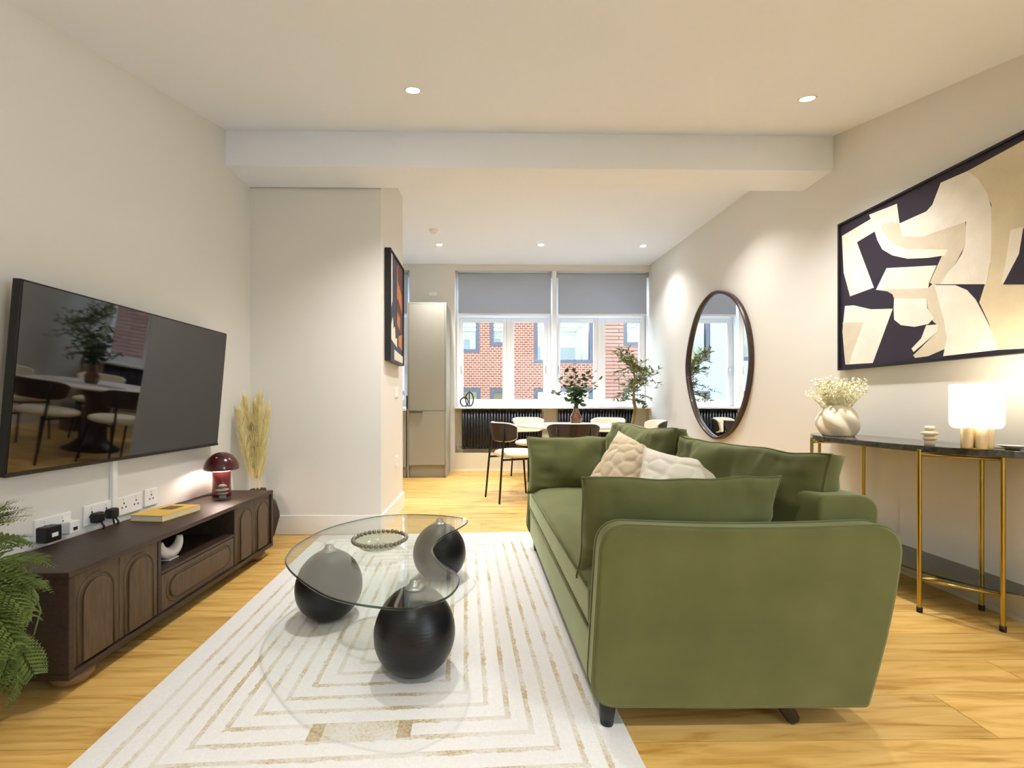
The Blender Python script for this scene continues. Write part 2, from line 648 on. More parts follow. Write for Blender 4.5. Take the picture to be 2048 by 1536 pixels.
fl = struct('floor', MB().box(XK - .2, XR + .2, YR - .2, YB + .3, -0.12, -0.016), TRIM, 'honey oak plank floor running through living and dining area')
plank_me = MB().box(0, 1, 0, 1, -0.016, 0).mesh('plank')
plank_me.materials.append(OAK)
PW = 0.19
row = 0
y = YR
while y < YB - 0.01:
    y1 = min(y + PW, YB)
    xa = XK if y > YS1 - 0.05 else XL
    x = xa - random.random() * 1.5
    while x < XR:
        ln = random.choice((1.7, 1.9, 2.1, 2.3))
        a, b = max(x, xa), min(x + ln, XR)
        if b - a > 0.02:
            o = bpy.data.objects.new('plank', plank_me)
            col.objects.link(o)
            o.parent = fl
            o.location = (a + .001, y + .001, 0)
            o.scale = (b - a - .002, y1 - y - .002, 1)
        x += ln
    y = y1
    row += 1

struct('wall_left', MB().box(XL - .2, XL, YR - .2, YS0, 0, 2.95), WALL, 'off-white wall carrying the television')
struct('wall_right', MB().box(XR, XR + .2, -.35, YB + .3, 0, 3.1).box(XR, XR + .2, YR - .2, -1.65, 0, 3.1)
       .box(XR, XR + .2, -1.65, -.35, 0, .45).box(XR, XR + .2, -1.65, -.35, 2.15, 3.1), WALL, 'off-white wall with round mirror and abstract painting')
struct('wall_stub', MB().box(XL - .2, XS, YS0, YS1, 0, 3.0), WALL, 'projecting wall between living room and kitchen')
struct('wall_kitchen', MB().box(XK - .2, XK, YS1 - .2, YB + .3, 0, 3.1).box(XK, XL - .2, YS1 - .2, YS1, 0, 3.1), WALL, 'kitchen side wall')
wb = MB()
wb.box(-1.08, -0.44, YB, YB + .30, 0, 3.0)              # pier
wb.box(-0.44, XR, YB, YB + .30, 2.835, 3.0)             # head over the windows
wb.box(XK, -1.08, YB, YB + .30, 2.835, 3.0)
wb.box(XK, -2.45, YB, YB + .30, 0, 2.835)
wb.box(-2.45, -1.08, YB, YB + .30, 0, 0.875)
struct('wall_back', wb, WALL, 'window wall of the dining area')
struct('wall_niche', MB().box(-0.44, XR, YB + .13, YB + .30, 0, 0.875).box(-0.44, XR, YB, YB + .13, 0, 0.25), NICHE,
       'cream recess with low ledge behind the radiators')
struct('wall_rear', MB().box(XL, XR, YR - .2, YR, 0, 2.95), WALL, 'plain living room wall opposite the dining area')
CZ = lambda yy: 2.745 + 0.265 * (yy - 2.95)
struct('ceiling', MB().prism([(YR - .2, CZ(1.3)), (1.3, CZ(1.3)), (2.95, CZ(2.95)), (2.95, 3.05), (YR - .2, 3.05)], XL, XR, 'x'), CEIL,
       'white living room ceiling rising gently to the beam')
struct('ceiling_dining', MB().prism([(3.24, 2.805), (YB + .3, 2.93), (YB + .3, 3.2), (3.24, 3.2)], XK, XR, 'x'), CEIL,
       'white ceiling of dining area with three downlights')
struct('trim_1', MB().box(XL, XR, 2.95, 3.24, 2.513, 3.05), CEIL, 'deep white boxed ceiling beam across the room')
struct('baseboard_left', MB().box(XL, XL + .016, YR, YS0, 0, .14), TRIM, 'white skirting behind the sideboard', .003)
struct('baseboard_stub', MB().box(XL + .016, XS + .016, YS0 - .016, YS0, 0, .14).box(XS, XS + .016, YS0, YS1, 0, .14), TRIM,
       'white skirting around the projecting wall', .003)
struct('baseboard_right', MB().box(XR - .006, XR, YR, YB, 0, .018), TRIM, 'thin white strip along the foot of the mirror wall')
struct('baseboard_back', MB().box(-0.44, XR - .006, YB - .006, YB, 0, .018), TRIM, 'thin white strip under the window ledge')
struct('trim_2', MB().box(-0.44, XR, YB - .03, YB + .30, .876, .906), FRAME, 'deep white window sill above the radiators', .004)


def casement(win, x0, x1, z0, z1, y, handle_side, pane_mat=PANE):
    s = .055
    c = MB()
    c.box(x0, x0 + s, y, y + .05, z0, z1).box(x1 - s, x1, y, y + .05, z0, z1)
    c.box(x0 + s, x1 - s, y, y + .05, z0, z0 + s).box(x0 + s, x1 - s, y, y + .05, z1 - s, z1)
    co = c.obj('casement', FRAME, win, bevel=.006)
    MB().box(x0 + s, x1 - s, y + .022, y + .030, z0 + s, z1 - s).obj('pane', pane_mat, co)
    if handle_side is not None:
        hx = x0 + s / 2 if handle_side < 0 else x1 - s / 2
        hz = z0 + (z1 - z0) * .42
        MB().tube([(hx, y - .002, hz), (hx, y - .03, hz), (hx, y - .032, hz + .02), (hx, y - .03, hz - .10)], .008, 8).obj('handle', STEEL, co, True)
    return co


def window_unit(name, x0, x1, z0, z1, y, splits, label, transom=2.19):
    """splits: list of (x0, x1, handle)"""
    w = root(name, (0, 0, 0), 0, label, None, None, 'structure')
    f = MB()
    f.box(x0, x1, y, y + .08, z0, z0 + .05).box(x0, x1, y, y + .08, z1 - .05, z1)
    f.box(x0, x0 + .05, y, y + .08, z0 + .05, z1 - .05).box(x1 - .05, x1, y, y + .08, z0 + .05, z1 - .05)
    f.box(x0 + .05, x1 - .05, y, y + .08, transom, transom + .09)
    xs = sorted(splits)
    for a, b in zip(xs[:-1], xs[1:]):
        f.box(a[1], b[0], y, y + .08, z0 + .05, transom)
    f.obj('frame', FRAME, w, bevel=.005)
    for a in xs:
        casement(w, a[0], a[1], z0 + .05, transom, y + .01, a[2])
    MB().box(x0 + .05, x1 - .05, y + .03, y + .038, transom + .09, z1 - .05).obj('pane', PANE, w)
    return w


YW = 6.47
window_unit('window_1', -.435, .945, .906, 2.83, YW, [(-.385, .30, -1), (.355, .895, 1)], 'white twin casement window above the radiator beside the tall cabinet')
window_unit('window_2', 1.005, 2.325, .906, 2.83, YW, [(1.03, 1.63, -1), (1.69, 2.30, None)], 'white twin casement window behind the olive tree')
window_unit('window_3', -2.44, -1.085, .906, 2.83, YW, [(-2.39, -1.80, 1), (-1.73, -1.135, 1)], 'white kitchen window behind the projecting wall')
MB_ = MB().box(.945, 1.005, YB + .02, YB + .28, .906, 2.835)
struct('trim_3', MB_, FRAME, 'white post between the two dining windows', .004)
wl = root('added_window', (0, 0, 0), 0, 'unseen white living room window added in the mirror wall', None, None, 'structure')  # unseen window, added so side daylight reaches the sofa arm
f = MB()
for a in (-1.65, -1.03, -.41):
    f.box(XR + .04, XR + .12, a, a + .06, .51, 2.09)
f.box(XR + .04, XR + .12, -1.65, -.35, .45, .51).box(XR + .04, XR + .12, -1.65, -.35, 2.09, 2.15)
f.obj('frame', FRAME, wl)
for a, b in ((-1.59, -1.03), (-.97, -.41)):
    MB().box(XR + .075, XR + .083, a, b, .51, 2.09).obj('pane', PANE, wl)


# roller blinds
def blind(x0, x1, zb, label):
    r = root('roller_blind', ((x0 + x1) / 2, YB + .07, 2.83), 0, label, 'blind')
    w = (x1 - x0) / 2
    MB().tube([(-w, 0, -.03), (w, 0, -.03)], .022, 16).obj('roller', BLIND, r, True)
    MB().box(-w + .012, w - .012, -.024, -.0225, zb - 2.83, -.03).obj('fabric', BLIND, r)
    MB().box(-w + .012, w - .012, -.031, -.015, zb - 2.83 - .028, zb - 2.83).obj('bottom_bar', FRAME, r, bevel=.004)
    for s in (-1, 1):
        MB().box(s * w - .006, s * w + .006, -.03, .03, -.075, 0).obj('bracket', STEEL, r)
    return r


blind(-.405, .935, 2.235, 'grey roller blind half drawn over the window beside the tall cabinet')
blind(1.02, 2.315, 2.235, 'grey roller blind half drawn over the window nearest the mirror wall')
blind(-2.43, -1.10, 2.235, 'grey roller blind at the kitchen window behind the tall cabinet')


# downlights
def downlight(x, y, z, tilt, label, group, power=SPOT_W):
    r = root('downlight', (x, y, z), 0, label, 'ceiling light', group)
    r.rotation_euler = (tilt, 0, 0)
    MB().lathe([(.036, -.001), (.044, -.004), (.046, 0), (.046, .0)], 28, cap=False).lathe([(.034, -.001), (.036, -.001)], 28, cap=False).obj('trim_ring', PLASTIC, r, True)
    MB().lathe([(.0, -.0015), (.034, -.0015)], 24, cap=False).obj('lens', LENS, r)
    l = bpy.data.lights.new('downlight_lamp', 'SPOT')
    l.energy = power
    l.color = SPOT_COL
    l.spot_size = math.radians(115)
    l.spot_blend = 1.0
    l.shadow_soft_size = 0.04
    o = bpy.data.objects.new('downlight_lamp', l)
    col.objects.link(o)
    o.parent = r
    o.location = (0, 0, -.012)
    return r


CT = math.atan(.265)
DZ = lambda yy: 2.805 + (yy - 3.24) * (2.93 - 2.805) / (YB + .3 - 3.24)
downlight(-.38, 2.32, CZ(2.32), CT, 'lit recessed downlight in living room ceiling above the glass table', None)
downlight(1.73, 2.37, CZ(2.37), CT, 'lit recessed downlight in living room ceiling above the console table', None)
downlight(-.38, -.1, CZ(1.3), 0, 'unseen recessed downlight added near the plain rear wall', None)  # this and the next are unseen, added to brighten the near floor
downlight(1.73, -.1, CZ(1.3), 0, 'unseen recessed downlight added above the side window of the living room', None)
dd = math.atan((2.93 - 2.805) / 3.36)
downlight(-.57, 5.44, DZ(5.44), dd, 'lit recessed downlight in front of the tall kitchen cabinet', None, SPOT_W * 1.25)
downlight(.67, 5.42, DZ(5.42), dd, 'lit recessed downlight above the dining table', None, SPOT_W * 1.35)
downlight(1.93, 5.44, DZ(5.44), dd, 'lit recessed downlight above the olive tree', None, SPOT_W * .6)
downlight(.0, 3.72, DZ(3.72), dd, 'lit recessed downlight behind the beam near the framed print', None)
downlight(1.75, 3.72, DZ(3.72), dd, 'lit recessed downlight behind the beam near the round mirror', None, SPOT_W * .75)

sd = root('smoke_alarm', (-.57, 4.93, DZ(4.93)), 0, 'white round smoke alarm on dining ceiling', 'smoke alarm')
MB().lathe([(.0, -.04), (.035, -.04), (.045, -.03), (.05, -.014), (.058, -.012), (.06, 0)], 28, cap=False).obj('housing', PLASTIC, sd, True)
MB().lathe([(.0, -.044), (.012, -.044), (.014, -.0395)], 16, cap=False).obj('button', TRIM, sd, True)
ha = root('heat_alarm', (-.75, YB, 2.49), 0, 'small white alarm unit on wall above tall cabinet', 'alarm')
MB().box(-.06, .06, -.03, 0, -.03, .03).obj('housing', PLASTIC, ha, bevel=.012, seg=3)
MB().box(-.02, .02, -.034, -.0295, -.01, .01).obj('grille', TRIM, ha, bevel=.003)


# ================================================================ OUTSIDE
def facade(name, x0, x1, y, z0, z1, wins, wall_mat, label, frame_mat, th=.35, lit=True):
    r = root(name, (0, 0, 0), 0, label, 'building')
    xs = sorted({x0, x1} | {w[0] for w in wins} | {w[1] for w in wins})
    zs = sorted({z0, z1} | {w[2] for w in wins} | {w[3] for w in wins})
    mb = MB()
    for a, b in zip(xs[:-1], xs[1:]):
        for c, d in zip(zs[:-1], zs[1:]):
            mx, mz = (a + b) / 2, (c + d) / 2
            if any(w[0] < mx < w[1] and w[2] < mz < w[3] for w in wins):
                continue
            mb.box(a, b, y, y + th, c, d)
    mb.obj('wall', wall_mat, r)
    for (a, b, c, d) in wins:
        e = min(d, 4.1) if d > 2 else d
        f = MB()
        t = .14
        f.box(a, a + t, y + .02, y + .2, c, d).box(b - t, b, y + .02, y + .2, c, d)
        f.box(a + t, b - t, y + .02, y + .2, c, c + t).box(a + t, b - t, y + .02, y + .2, d - t, d)
        fo = f.obj('window', frame_mat, r)
        MB().box(a + t, b - t, y + .10, y + .12, c + t, d - t).obj('pane', OFFPANE, fo)
        room = MB()
        room.box(a - .06, b + .06, y + 3.6, y + 3.7, c - .2, d + .1)
        room.box(a - .06, b + .06, y + th, y + 3.6, e, e + .1)
        room.box(a - .06, b + .06, y + th, y + 3.6, c - .2, c - .1)
        room.box(a - .1, a - .06, y + th, y + 3.6, c - .2, d + .1).box(b + .06, b + .1, y + th, y + 3.6, c - .2, d + .1)
        room.obj('interior', OFFICE, fo)
        for k in range(3):
            MB().box(a + .1, b - .1, y + .8 + k * 1.0, y + .93 + k * 1.0, e - .04, e).obj('strip_light', STRIP, fo)
        xx = a
        while xx < b - .3:
            h = random.uniform(.35, .9)
            MB().box(xx + .1, min(b - .05, xx + random.uniform(.3, .8)), y + 1.4, y + 2.0, c, c + h).obj('desk', OFFICEDARK, fo)
            xx += random.uniform(.85, 1.1)
    return r


FY = 16.0
facade('brick_building', -1.7, 4.05, FY, -4.5, 7.5,
       [(-1.35, -.234, 2.765, 5.1), (.144, .92, 3.017, 5.1), (1.728, 3.879, 2.39, 5.1),
        (-1.35, -.198, -.6, 1.507), (.144, .92, -.6, 1.507), (1.728, 3.879, -.6, 1.507)], BRICK,
       'red brick office building with navy window frames seen through the dining windows', BRICKDARK)
facade('long_brick_building', 4.05, 14.0, FY, -4.5, 7.5,
       [(4.967, 6.1, 3.027, 5.1), (4.967, 6.1, -.6, 1.507), (7.4, 8.7, 3.0, 5.1), (7.4, 8.7, -.6, 1.3), (10.2, 11.6, 3.0, 5.1), (10.2, 11.6, -.6, 1.3)],
       TILEHUNG, 'pale long-brick building with horizontal courses behind the olive tree', BRICKDARK)
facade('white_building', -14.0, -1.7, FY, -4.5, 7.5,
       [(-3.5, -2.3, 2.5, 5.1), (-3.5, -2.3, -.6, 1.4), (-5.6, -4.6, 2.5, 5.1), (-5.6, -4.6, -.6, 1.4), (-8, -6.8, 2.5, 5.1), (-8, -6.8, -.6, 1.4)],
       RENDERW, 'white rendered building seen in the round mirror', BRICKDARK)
struct('ground', MB().box(-16, 16, YB + 1.0, FY + 1, -4.7, -4.5), ASPHALT, 'street below the windows')


# ================================================================ SOFA
def pillow(w, h, t, n=26, full=.42, pinch=.10, seed=0, wr=.006, edge=.0, pebble=None):
    """cushion standing in the x-z plane, thickness along y, centred on its middle"""
    rnd = random.Random(seed)
    off = Vector((rnd.random() * 50, rnd.random() * 50, rnd.random() * 50))
    sites = None
    if pebble:
        sites = []
        k = int(1.0 / pebble)
        for i in range(-1, k + 2):
            for j in range(-1, k + 2):
                sites.append(((i + rnd.uniform(.1, .9) + .5 * (j % 2)) / k * 2 - 1, (j + rnd.uniform(.15, .85)) / k * 2 - 1))
    mb = MB()
    idx = {}
    v = []
    for side in (1, -1):
        for i in range(n + 1):
            for j in range(n + 1):
                u = -1 + 2 * i / n
                q = -1 + 2 * j / n
                u = math.copysign(abs(u) ** .85, u); q = math.copysign(abs(q) ** .85, q)
                brd = i in (0, n) or j in (0, n)
                if side < 0 and brd and not edge:
                    idx[(side, i, j)] = idx[(1, i, j)]
                    continue
                x = w / 2 * u * (1 - pinch * (1 - q * q) * u * u)
                z = h / 2 * q * (1 - pinch * (1 - u * u) * q * q)
                x += wr * .9 * noise.noise(Vector((x * 7, z * 7, 1)) + off)
                z += wr * .9 * noise.noise(Vector((x * 7, z * 7, 8)) + off)
                b = max(0, (1 - u * u)) * max(0, (1 - q * q))
                y = edge / 2 + (t - edge) / 2 * b ** full
                p = Vector((x * 9, z * 9, side * 3)) + off
                bb = min(1, b * 6)
                y += wr * noise.noise(p) * bb * 1.5
                # creases that run in from the corners and top edge
                cr = noise.noise(Vector((x * 26, z * 5, side * 7)) + off) * max(0, q) ** 2 + noise.noise(Vector((x * 5, z * 26, side * 9)) + off) * abs(u) ** 3
                y += wr * 1.9 * cr * bb
                if sites:
                    ds = sorted((math.hypot(u - a, (q - c)) for a, c in sites))[:2]
                    e = ds[1] - ds[0]
                    y += .010 * min(1, e / .16) ** .55 * bb
                idx[(side, i, j)] = len(v)
                v.append((x, side * y, z))
    f = []
    for side in (1, -1):
        for i in range(n):
            for j in range(n):
                f.append((idx[(side, i, j)], idx[(side, i + 1, j)], idx[(side, i + 1, j + 1)], idx[(side, i, j + 1)]))
    if edge:
        ring = [(i, 0) for i in range(n)] + [(n, j) for j in range(n)] + [(i, n) for i in range(n, 0, -1)] + [(0, j) for j in range(n, 0, -1)]
        m = len(ring)
        for k in range(m):
            a, b = ring[k], ring[(k + 1) % m]
            f.append((idx[(1,) + a], idx[(1,) + b], idx[(-1,) + b], idx[(-1,) + a]))
    border = [v[idx[(1, i, j)]] for (i, j) in [(i, 0) for i in range(n)] + [(n, j) for j in range(n)] + [(i, n) for i in range(n, 0, -1)] + [(0, j) for j in range(n, 0, -1)]]
    mb.add(v, f)
    return mb, border


S = root('sofa', (.295, 1.24, 0), .018, 'olive green velvet two-seat sofa with flared panel arms on dark legs', 'sofa')
ARM = [(0, .098), (.031, .612), (.91, .603), (.803, .080)]
armpoly = rounded_poly(ARM, [.075, .085, .085, .012], 8)
# slight waves so that the upholstered edges are not ruler straight
def wav(p):
    x, z = p
    if z > .5:
        z -= .014 * math.sin(PI * min(1, max(0, x / .9)))
    elif z < .2:
        z -= .002 * math.sin(PI * x / .8)
    if x > .75:
        x += .016 * math.sin(PI * (z - .08) / .55)
    return (x, z)
def densify(poly, n=4):
    out = []
    for i in range(len(poly)):
        a, b = poly[i], poly[(i + 1) % len(poly)]
        L = math.hypot(b[0] - a[0], b[1] - a[1])
        k = max(1, int(L / .06))
        for j in range(k):
            out.append((a[0] + (b[0] - a[0]) * j / k, a[1] + (b[1] - a[1]) * j / k))
    return out
armpoly = [wav(p) for p in densify(armpoly)]
for y0, y1 in ((0, .07), (1.63, 1.70)):
    a = MB().prism(armpoly, y0, y1, 'y').obj('arm', VELVET, S, bevel=.022, seg=5)
    for yy in ((y0 + .010, y1 - .010)):
        MB().tube([(p[0], yy, p[1]) for p in armpoly], .0045, 6, closed=True).obj('piping', VELVET, a, True)
MB().box(.018, .78, .072, 1.628, .10, .275).obj('base', VELVET, S, bevel=.012, seg=3)
# seat cushion with a softly crowned top
mb = MB()
nx, ny = 14, 24
v, f = [], []
for s in (1, 0):
    for i in range(nx + 1):
        for j in range(ny + 1):
            u, q = -1 + 2 * i / nx, -1 + 2 * j / ny
            c = (1 - u ** 6) * (1 - q ** 6)
            z = .278 if s == 0 else .40 + .045 * max(0, c) ** .5 + .004 * noise.noise(Vector((i * .7, j * .7, 3)))
            v.append((.012 + (.70) * i / nx, .075 + 1.55 * j / ny, z))
st = (nx + 1) * (ny + 1)
for s in (0, 1):
    for i in range(nx):
        for j in range(ny):
            a = s * st + i * (ny + 1) + j
            f.append((a, a + 1, a + ny + 2, a + ny + 1))
ring = [i * (ny + 1) for i in range(nx)] + [nx * (ny + 1) + j for j in range(ny)] + [i * (ny + 1) + ny for i in range(nx, 0, -1)] + [j for j in range(ny, 0, -1)]
for k in range(len(ring)):
    a, b = ring[k], ring[(k + 1) % len(ring)]
    f.append((a, b, st + b, st + a))
seat = mb.add(v, f).obj('seat_cushion', VELVET, S, True, bevel=.02, seg=3)
MB().tube([(.013, .11, .402), (.010, .86, .404), (.013, 1.60, .402)], .004, 6).obj('piping', VELVET, seat, True)
MB().tube([(.013, .11, .284), (.012, .86, .284), (.013, 1.60, .284)], .004, 6).obj('piping', VELVET, seat, True)
bk = rounded_poly([(.70, .27), (.71, .672), (.905, .672), (.87, .12), (.70, .12)], [.0, .03, .06, .02, .02], 6)
MB().prism(bk, .072, 1.628, 'y').obj('back_frame', VELVET, S, bevel=.02, seg=3)


def sofa_cushion(w, h, t, loc, rot, seed, name, edge=0.0, full=.42, pinch=.08, wr=.007):
    mb, border = pillow(w, h, t, 30, full, pinch, seed, wr, edge)
    o = mb.obj(name, VELVET, S, True, loc=loc, rot=rot)
    bo = border
    MB().tube(bo, .0035, 5, closed=True).obj('seam', VELVET, o, True)
    return o


# two big back cushions leaning on the back, two arm cushions
sofa_cushion(.80, .43, .23, (.715, .50, .575), (math.radians(8), 0, math.radians(99)), 3, 'back_cushion', edge=.05, full=.40, pinch=.05, wr=.020)
sofa_cushion(.72, .44, .23, (.60, 1.235, .605), (math.radians(5), 0, math.radians(98)), 5, 'back_cushion', edge=.05, full=.40, pinch=.05, wr=.020)
sofa_cushion(.65, .36, .15, (.325, .195, .545), (math.radians(14), 0, math.radians(1)), 11, 'arm_cushion', full=.45, pinch=.06, wr=.014)
sofa_cushion(.60, .35, .15, (.285, 1.51, .575), (math.radians(-14), 0, 0), 12, 'arm_cushion', full=.45, pinch=.06, wr=.014)
for (x, y, dx) in ((.065, .06, -.005), (.56, .06, .06), (.06, 1.60, 0), (.56, 1.60, .06)):
    MB().tube([(x, y, .106), (x + dx * .5, y, .06), (x + dx, y, .0125)], [.028, .024, .019], 14).obj('leg', DARKLEG, S, True)

for (w, m, loc, rot, seed, lab) in (
        (.37, BEIGE_P, (.735, 2.34, .61), (math.radians(-34), math.radians(12), math.radians(-56)), 21, 'beige pebble-quilted scatter cushion beside the ivory one on the sofa'),
        (.41, WHITE_P, (.80, 1.80, .575), (math.radians(-42), math.radians(10), math.radians(-26)), 22, 'ivory pebble-quilted scatter cushion in the middle of the sofa')):
    mb, border = pillow(w, w, .12, 56, .5, .12, seed, .004, 0, pebble=.19)
    o = mb.obj('scatter_cushion', m, None, True, loc=loc, rot=rot)
    o.rotation_mode = 'YXZ'
    tag(o, lab, 'cushion', 'scatter cushions on the sofa')
    MB().tube(border, .003, 5, closed=True).obj('seam', m, o, True)

# ================================================================ RUG
rug = MB().prism(rounded_poly([(-RUG_W / 2, -RUG_L / 2), (RUG_W / 2, -RUG_L / 2), (RUG_W / 2, RUG_L / 2), (-RUG_W / 2, RUG_L / 2)], [.008] * 4, 3), 0, .012, 'z') \
    .obj('rug', RUGMAT, None, bevel=.003, loc=(-.378, 2.097, 0), rot=(0, 0, .047))
tag(rug, 'ivory rug with concentric gold-flecked rectangle lines under the glass table', 'rug')

# ================================================================ COFFEE TABLE
ct = root('coffee_table', (-.45, 1.95, .012), 0, 'freeform clear glass coffee table on three black egg-shaped supports', 'coffee table')
GL = [(-.096, 2.321), (-.14, 2.183), (-.192, 2.084), (-.226, 1.938), (-.219, 1.84), (-.178, 1.724), (-.109, 1.612), (-.094, 1.531), (-.116, 1.431),
      (-.172, 1.371), (-.258, 1.339), (-.42, 1.382), (-.54, 1.457), (-.685, 1.607), (-.764, 1.717), (-.806, 1.819), (-.823, 1.982), (-.774, 2.219),
      (-.626, 2.411), (-.476, 2.473), (-.281, 2.459), (-.14, 2.40)]
gp = smooth_loop([(a + .45, b - 1.95) for a, b in GL], 5)
top = MB().prism(gp, .316, .326, 'z').obj('glass_top', TABLEGLASS, ct, smooth='auto')
MB().tube([(p[0], p[1], .321) for p in gp], .0036, 6, closed=True).obj('polished_edge', EDGEGLASS, top, True)
for (x, y, tilt, az) in ((-.25, 1.57, 0, 0), (-.69, 1.97, .30, .4), (-.25, 2.40, -.12, 0)):
    e = MB()
    prof = []
    for i in range(0, 25):
        a = -PI / 2 + PI * i / 24
        r = .141 * math.cos(a) * (1 - .06 * math.sin(a))
        prof.append((max(r, .0005), .150 + .150 * math.sin(a)))
    # flattened foot and head so that it stands and carries the cap
    prof = [(r, min(max(z, .006), .294)) for r, z in prof]
    e.lathe(prof, 36)
    eo = e.obj('support', BLACKWOOD, ct, True, loc=(x + .45, y - 1.95, -.006))
    MB().lathe([(.034, .294), (.034, .300), (.026, .306), (.018, .312), (.018, .3215)], 24).obj('metal_cap', STEEL, eo, True)
bowl = root('beaded_bowl', (-.452, 1.905, .338), 0, 'round glass bowl with silver beaded rim on glass table', 'bowl')
MB().lathe([(.001, .004), (.05, .002), (.08, .012), (.105, .035), (.108, .036), (.108, .030), (.084, .006), (.05, 0), (.001, 0)], 40, cap=False).obj('dish', DISHGLASS, bowl, True)
bead_me = MB().ellipsoid((0, 0, 0), (.0092, .0092, .0092), 12, 8).mesh('bead')
bead_me.materials.append(mat('smoky_bead', (140, 134, 116), 0.15, metal=0.5, coat=0.6))
for k in range(34):
    a = 2 * PI * k / 34
    link_mesh('bead', bead_me, bowl, k == 0, loc=(.110 * math.cos(a), .110 * math.sin(a), .037))

# ================================================================ SIDEBOARD
sb = root('sideboard', (XL + .025, 1.452, 0), 0, 'dark walnut television sideboard with arched carved doors on ball feet', 'sideboard')
D, LN, Z0, Z1 = .345, 1.372, .056, .405      # depth (x), length (y)
t = .02
b = MB()
b.box(0, D, 0, LN, Z1 - t, Z1).box(0, D, 0, LN, Z0, Z0 + t)
b.box(0, D, 0, t, Z0 + t, Z1 - t).box(0, D, LN - t, LN, Z0 + t, Z1 - t)
b.box(0, .01, t, LN - t, Z0 + t, Z1 - t)
Y1, Y2 = .415, .97
b.box(.01, D - .012, Y1 - .009, Y1 + .009, Z0 + t, Z1 - t).box(.01, D - .012, Y2 - .009, Y2 + .009, Z0 + t, Z1 - t)
ZS = .235
b.box(.01, D - .012, Y1 + .009, Y2 - .009, ZS, ZS + .014)
b.obj('body', WALNUT, sb, bevel=.003)


def arch_door(y0, y1, z0, z1, nm):
    """slab door with a raised arch that is outlined by a deep groove"""
    d = MB().box(D - .034, D - .014, y0, y1, z0, z1).obj(nm, WALNUT_V, sb, bevel=.002)
    w = (y1 - y0)
    cy = (y0 + y1) / 2
    if nm == 'door':
        hw = w * .30
        zt = z1 - .035 - hw
        pts = [(cy + hw, z0 + .004)] + [(cy + hw * math.cos(k * PI / 14), zt + hw * math.sin(k * PI / 14)) for k in range(15)] + [(cy - hw, z0 + .004)]
        MB().prism(pts, D - .0145, D - .005, 'x').obj('arch_panel', WALNUT_V, d, bevel=.0045, seg=3)
        hw2 = hw + .016
        pts2 = [(cy + hw2, z0 + .004)] + [(cy + hw2 * math.cos(k * PI / 14), zt + hw2 * math.sin(k * PI / 14)) for k in range(15)] + [(cy - hw2, z0 + .004)]
        MB().tube([(D - .0145, p[0], p[1]) for p in pts2], .0045, 6).obj('arch_moulding', WALNUT_V, d, True)
    else:
        hh = (z1 - z0) * .30
        cz = (z0 + z1) / 2
        hl = w / 2 - .045
        def pill(hh, hl):
            return [(cy + hl - hh + hh * math.cos(-PI / 2 + k * PI / 12), cz + hh * math.sin(-PI / 2 + k * PI / 12)) for k in range(13)] + \
                   [(cy - hl + hh + hh * math.cos(PI / 2 + k * PI / 12), cz + hh * math.sin(PI / 2 + k * PI / 12)) for k in range(13)]
        MB().prism(pill(hh, hl), D - .0145, D - .005, 'x').obj('pill_panel', WALNUT_V, d, bevel=.0045, seg=3)
        MB().tube([(D - .0145, p[0], p[1]) for p in pill(hh + .016, hl + .016)], .0045, 6, closed=True).obj('pill_moulding', WALNUT_V, d, True)
    return d


zz0, zz1 = Z0 + t + .003, Z1 - t - .003
for a, c in ((t, Y1 - .009), (Y2 + .009, LN - t)):
    m = (a + c) / 2
    arch_door(a + .003, m - .001, zz0, zz1, 'door')
    arch_door(m + .001, c - .003, zz0, zz1, 'door')
arch_door(Y1 + .012, Y2 - .012, zz0, ZS - .003, 'drawer')
FOOTWOOD = mat('turned_foot_wood', (128, 100, 68), .45, var=.2, vscale=30)
for (x, y) in ((.280, .085), (.280, LN - .10), (.065, .085), (.065, LN - .10)):
    MB().ellipsoid((x, y, .032), (.058, .058, .032), 22, 12).obj('ball_foot', FOOTWOOD, sb, True)

# things on and in the sideboard
SX = XL + .025
ml = root('mushroom_lamp', (-1.565, 2.66, Z1), 0, 'burgundy mushroom table lamp glowing on the sideboard', 'table lamp')
MB().lathe([(.046, 0), (.050, .004), (.050, .02), (.047, .06), (.047, .145)], 32).obj('stem', BURGUNDY2, ml, True)
MB().lathe([(.045, .1455), (.047, .158)], 32).obj('glowing_band', OPAL, ml, True)
dome = [(.094 * math.cos(a), .158 + .10 * math.sin(a) ** 1.05) for a in [k * PI / 2 / 12 for k in range(13)]]
inner = [(r * .95, .158 + (z - .158) * .93) for r, z in dome][::-1]
MB().lathe([(r if r > 1e-3 else 1e-3, z) for r, z in inner] + [(.088, .156), (.092, .155)] + [(r if r > 1e-3 else 1e-3, z) for r, z in dome], 40, cap=False).obj('shade', BURGUNDY, ml, True)
pl = bpy.data.lights.new('mushroom_bulb', 'POINT')
pl.energy = 3.2
pl.color = (1.0, .80, .66)
pl.shadow_soft_size = .03
po = bpy.data.objects.new('mushroom_bulb', pl)
col.objects.link(po); po.parent = ml; po.location = (0, 0, .185)
MB().tube([(-.055, .0, .004), (-.09, -.05, .004), (-.10, -.16, .004), (-.115, -.30, .004)], .0025, 6).obj('cable', BLACKPL, ml, True)


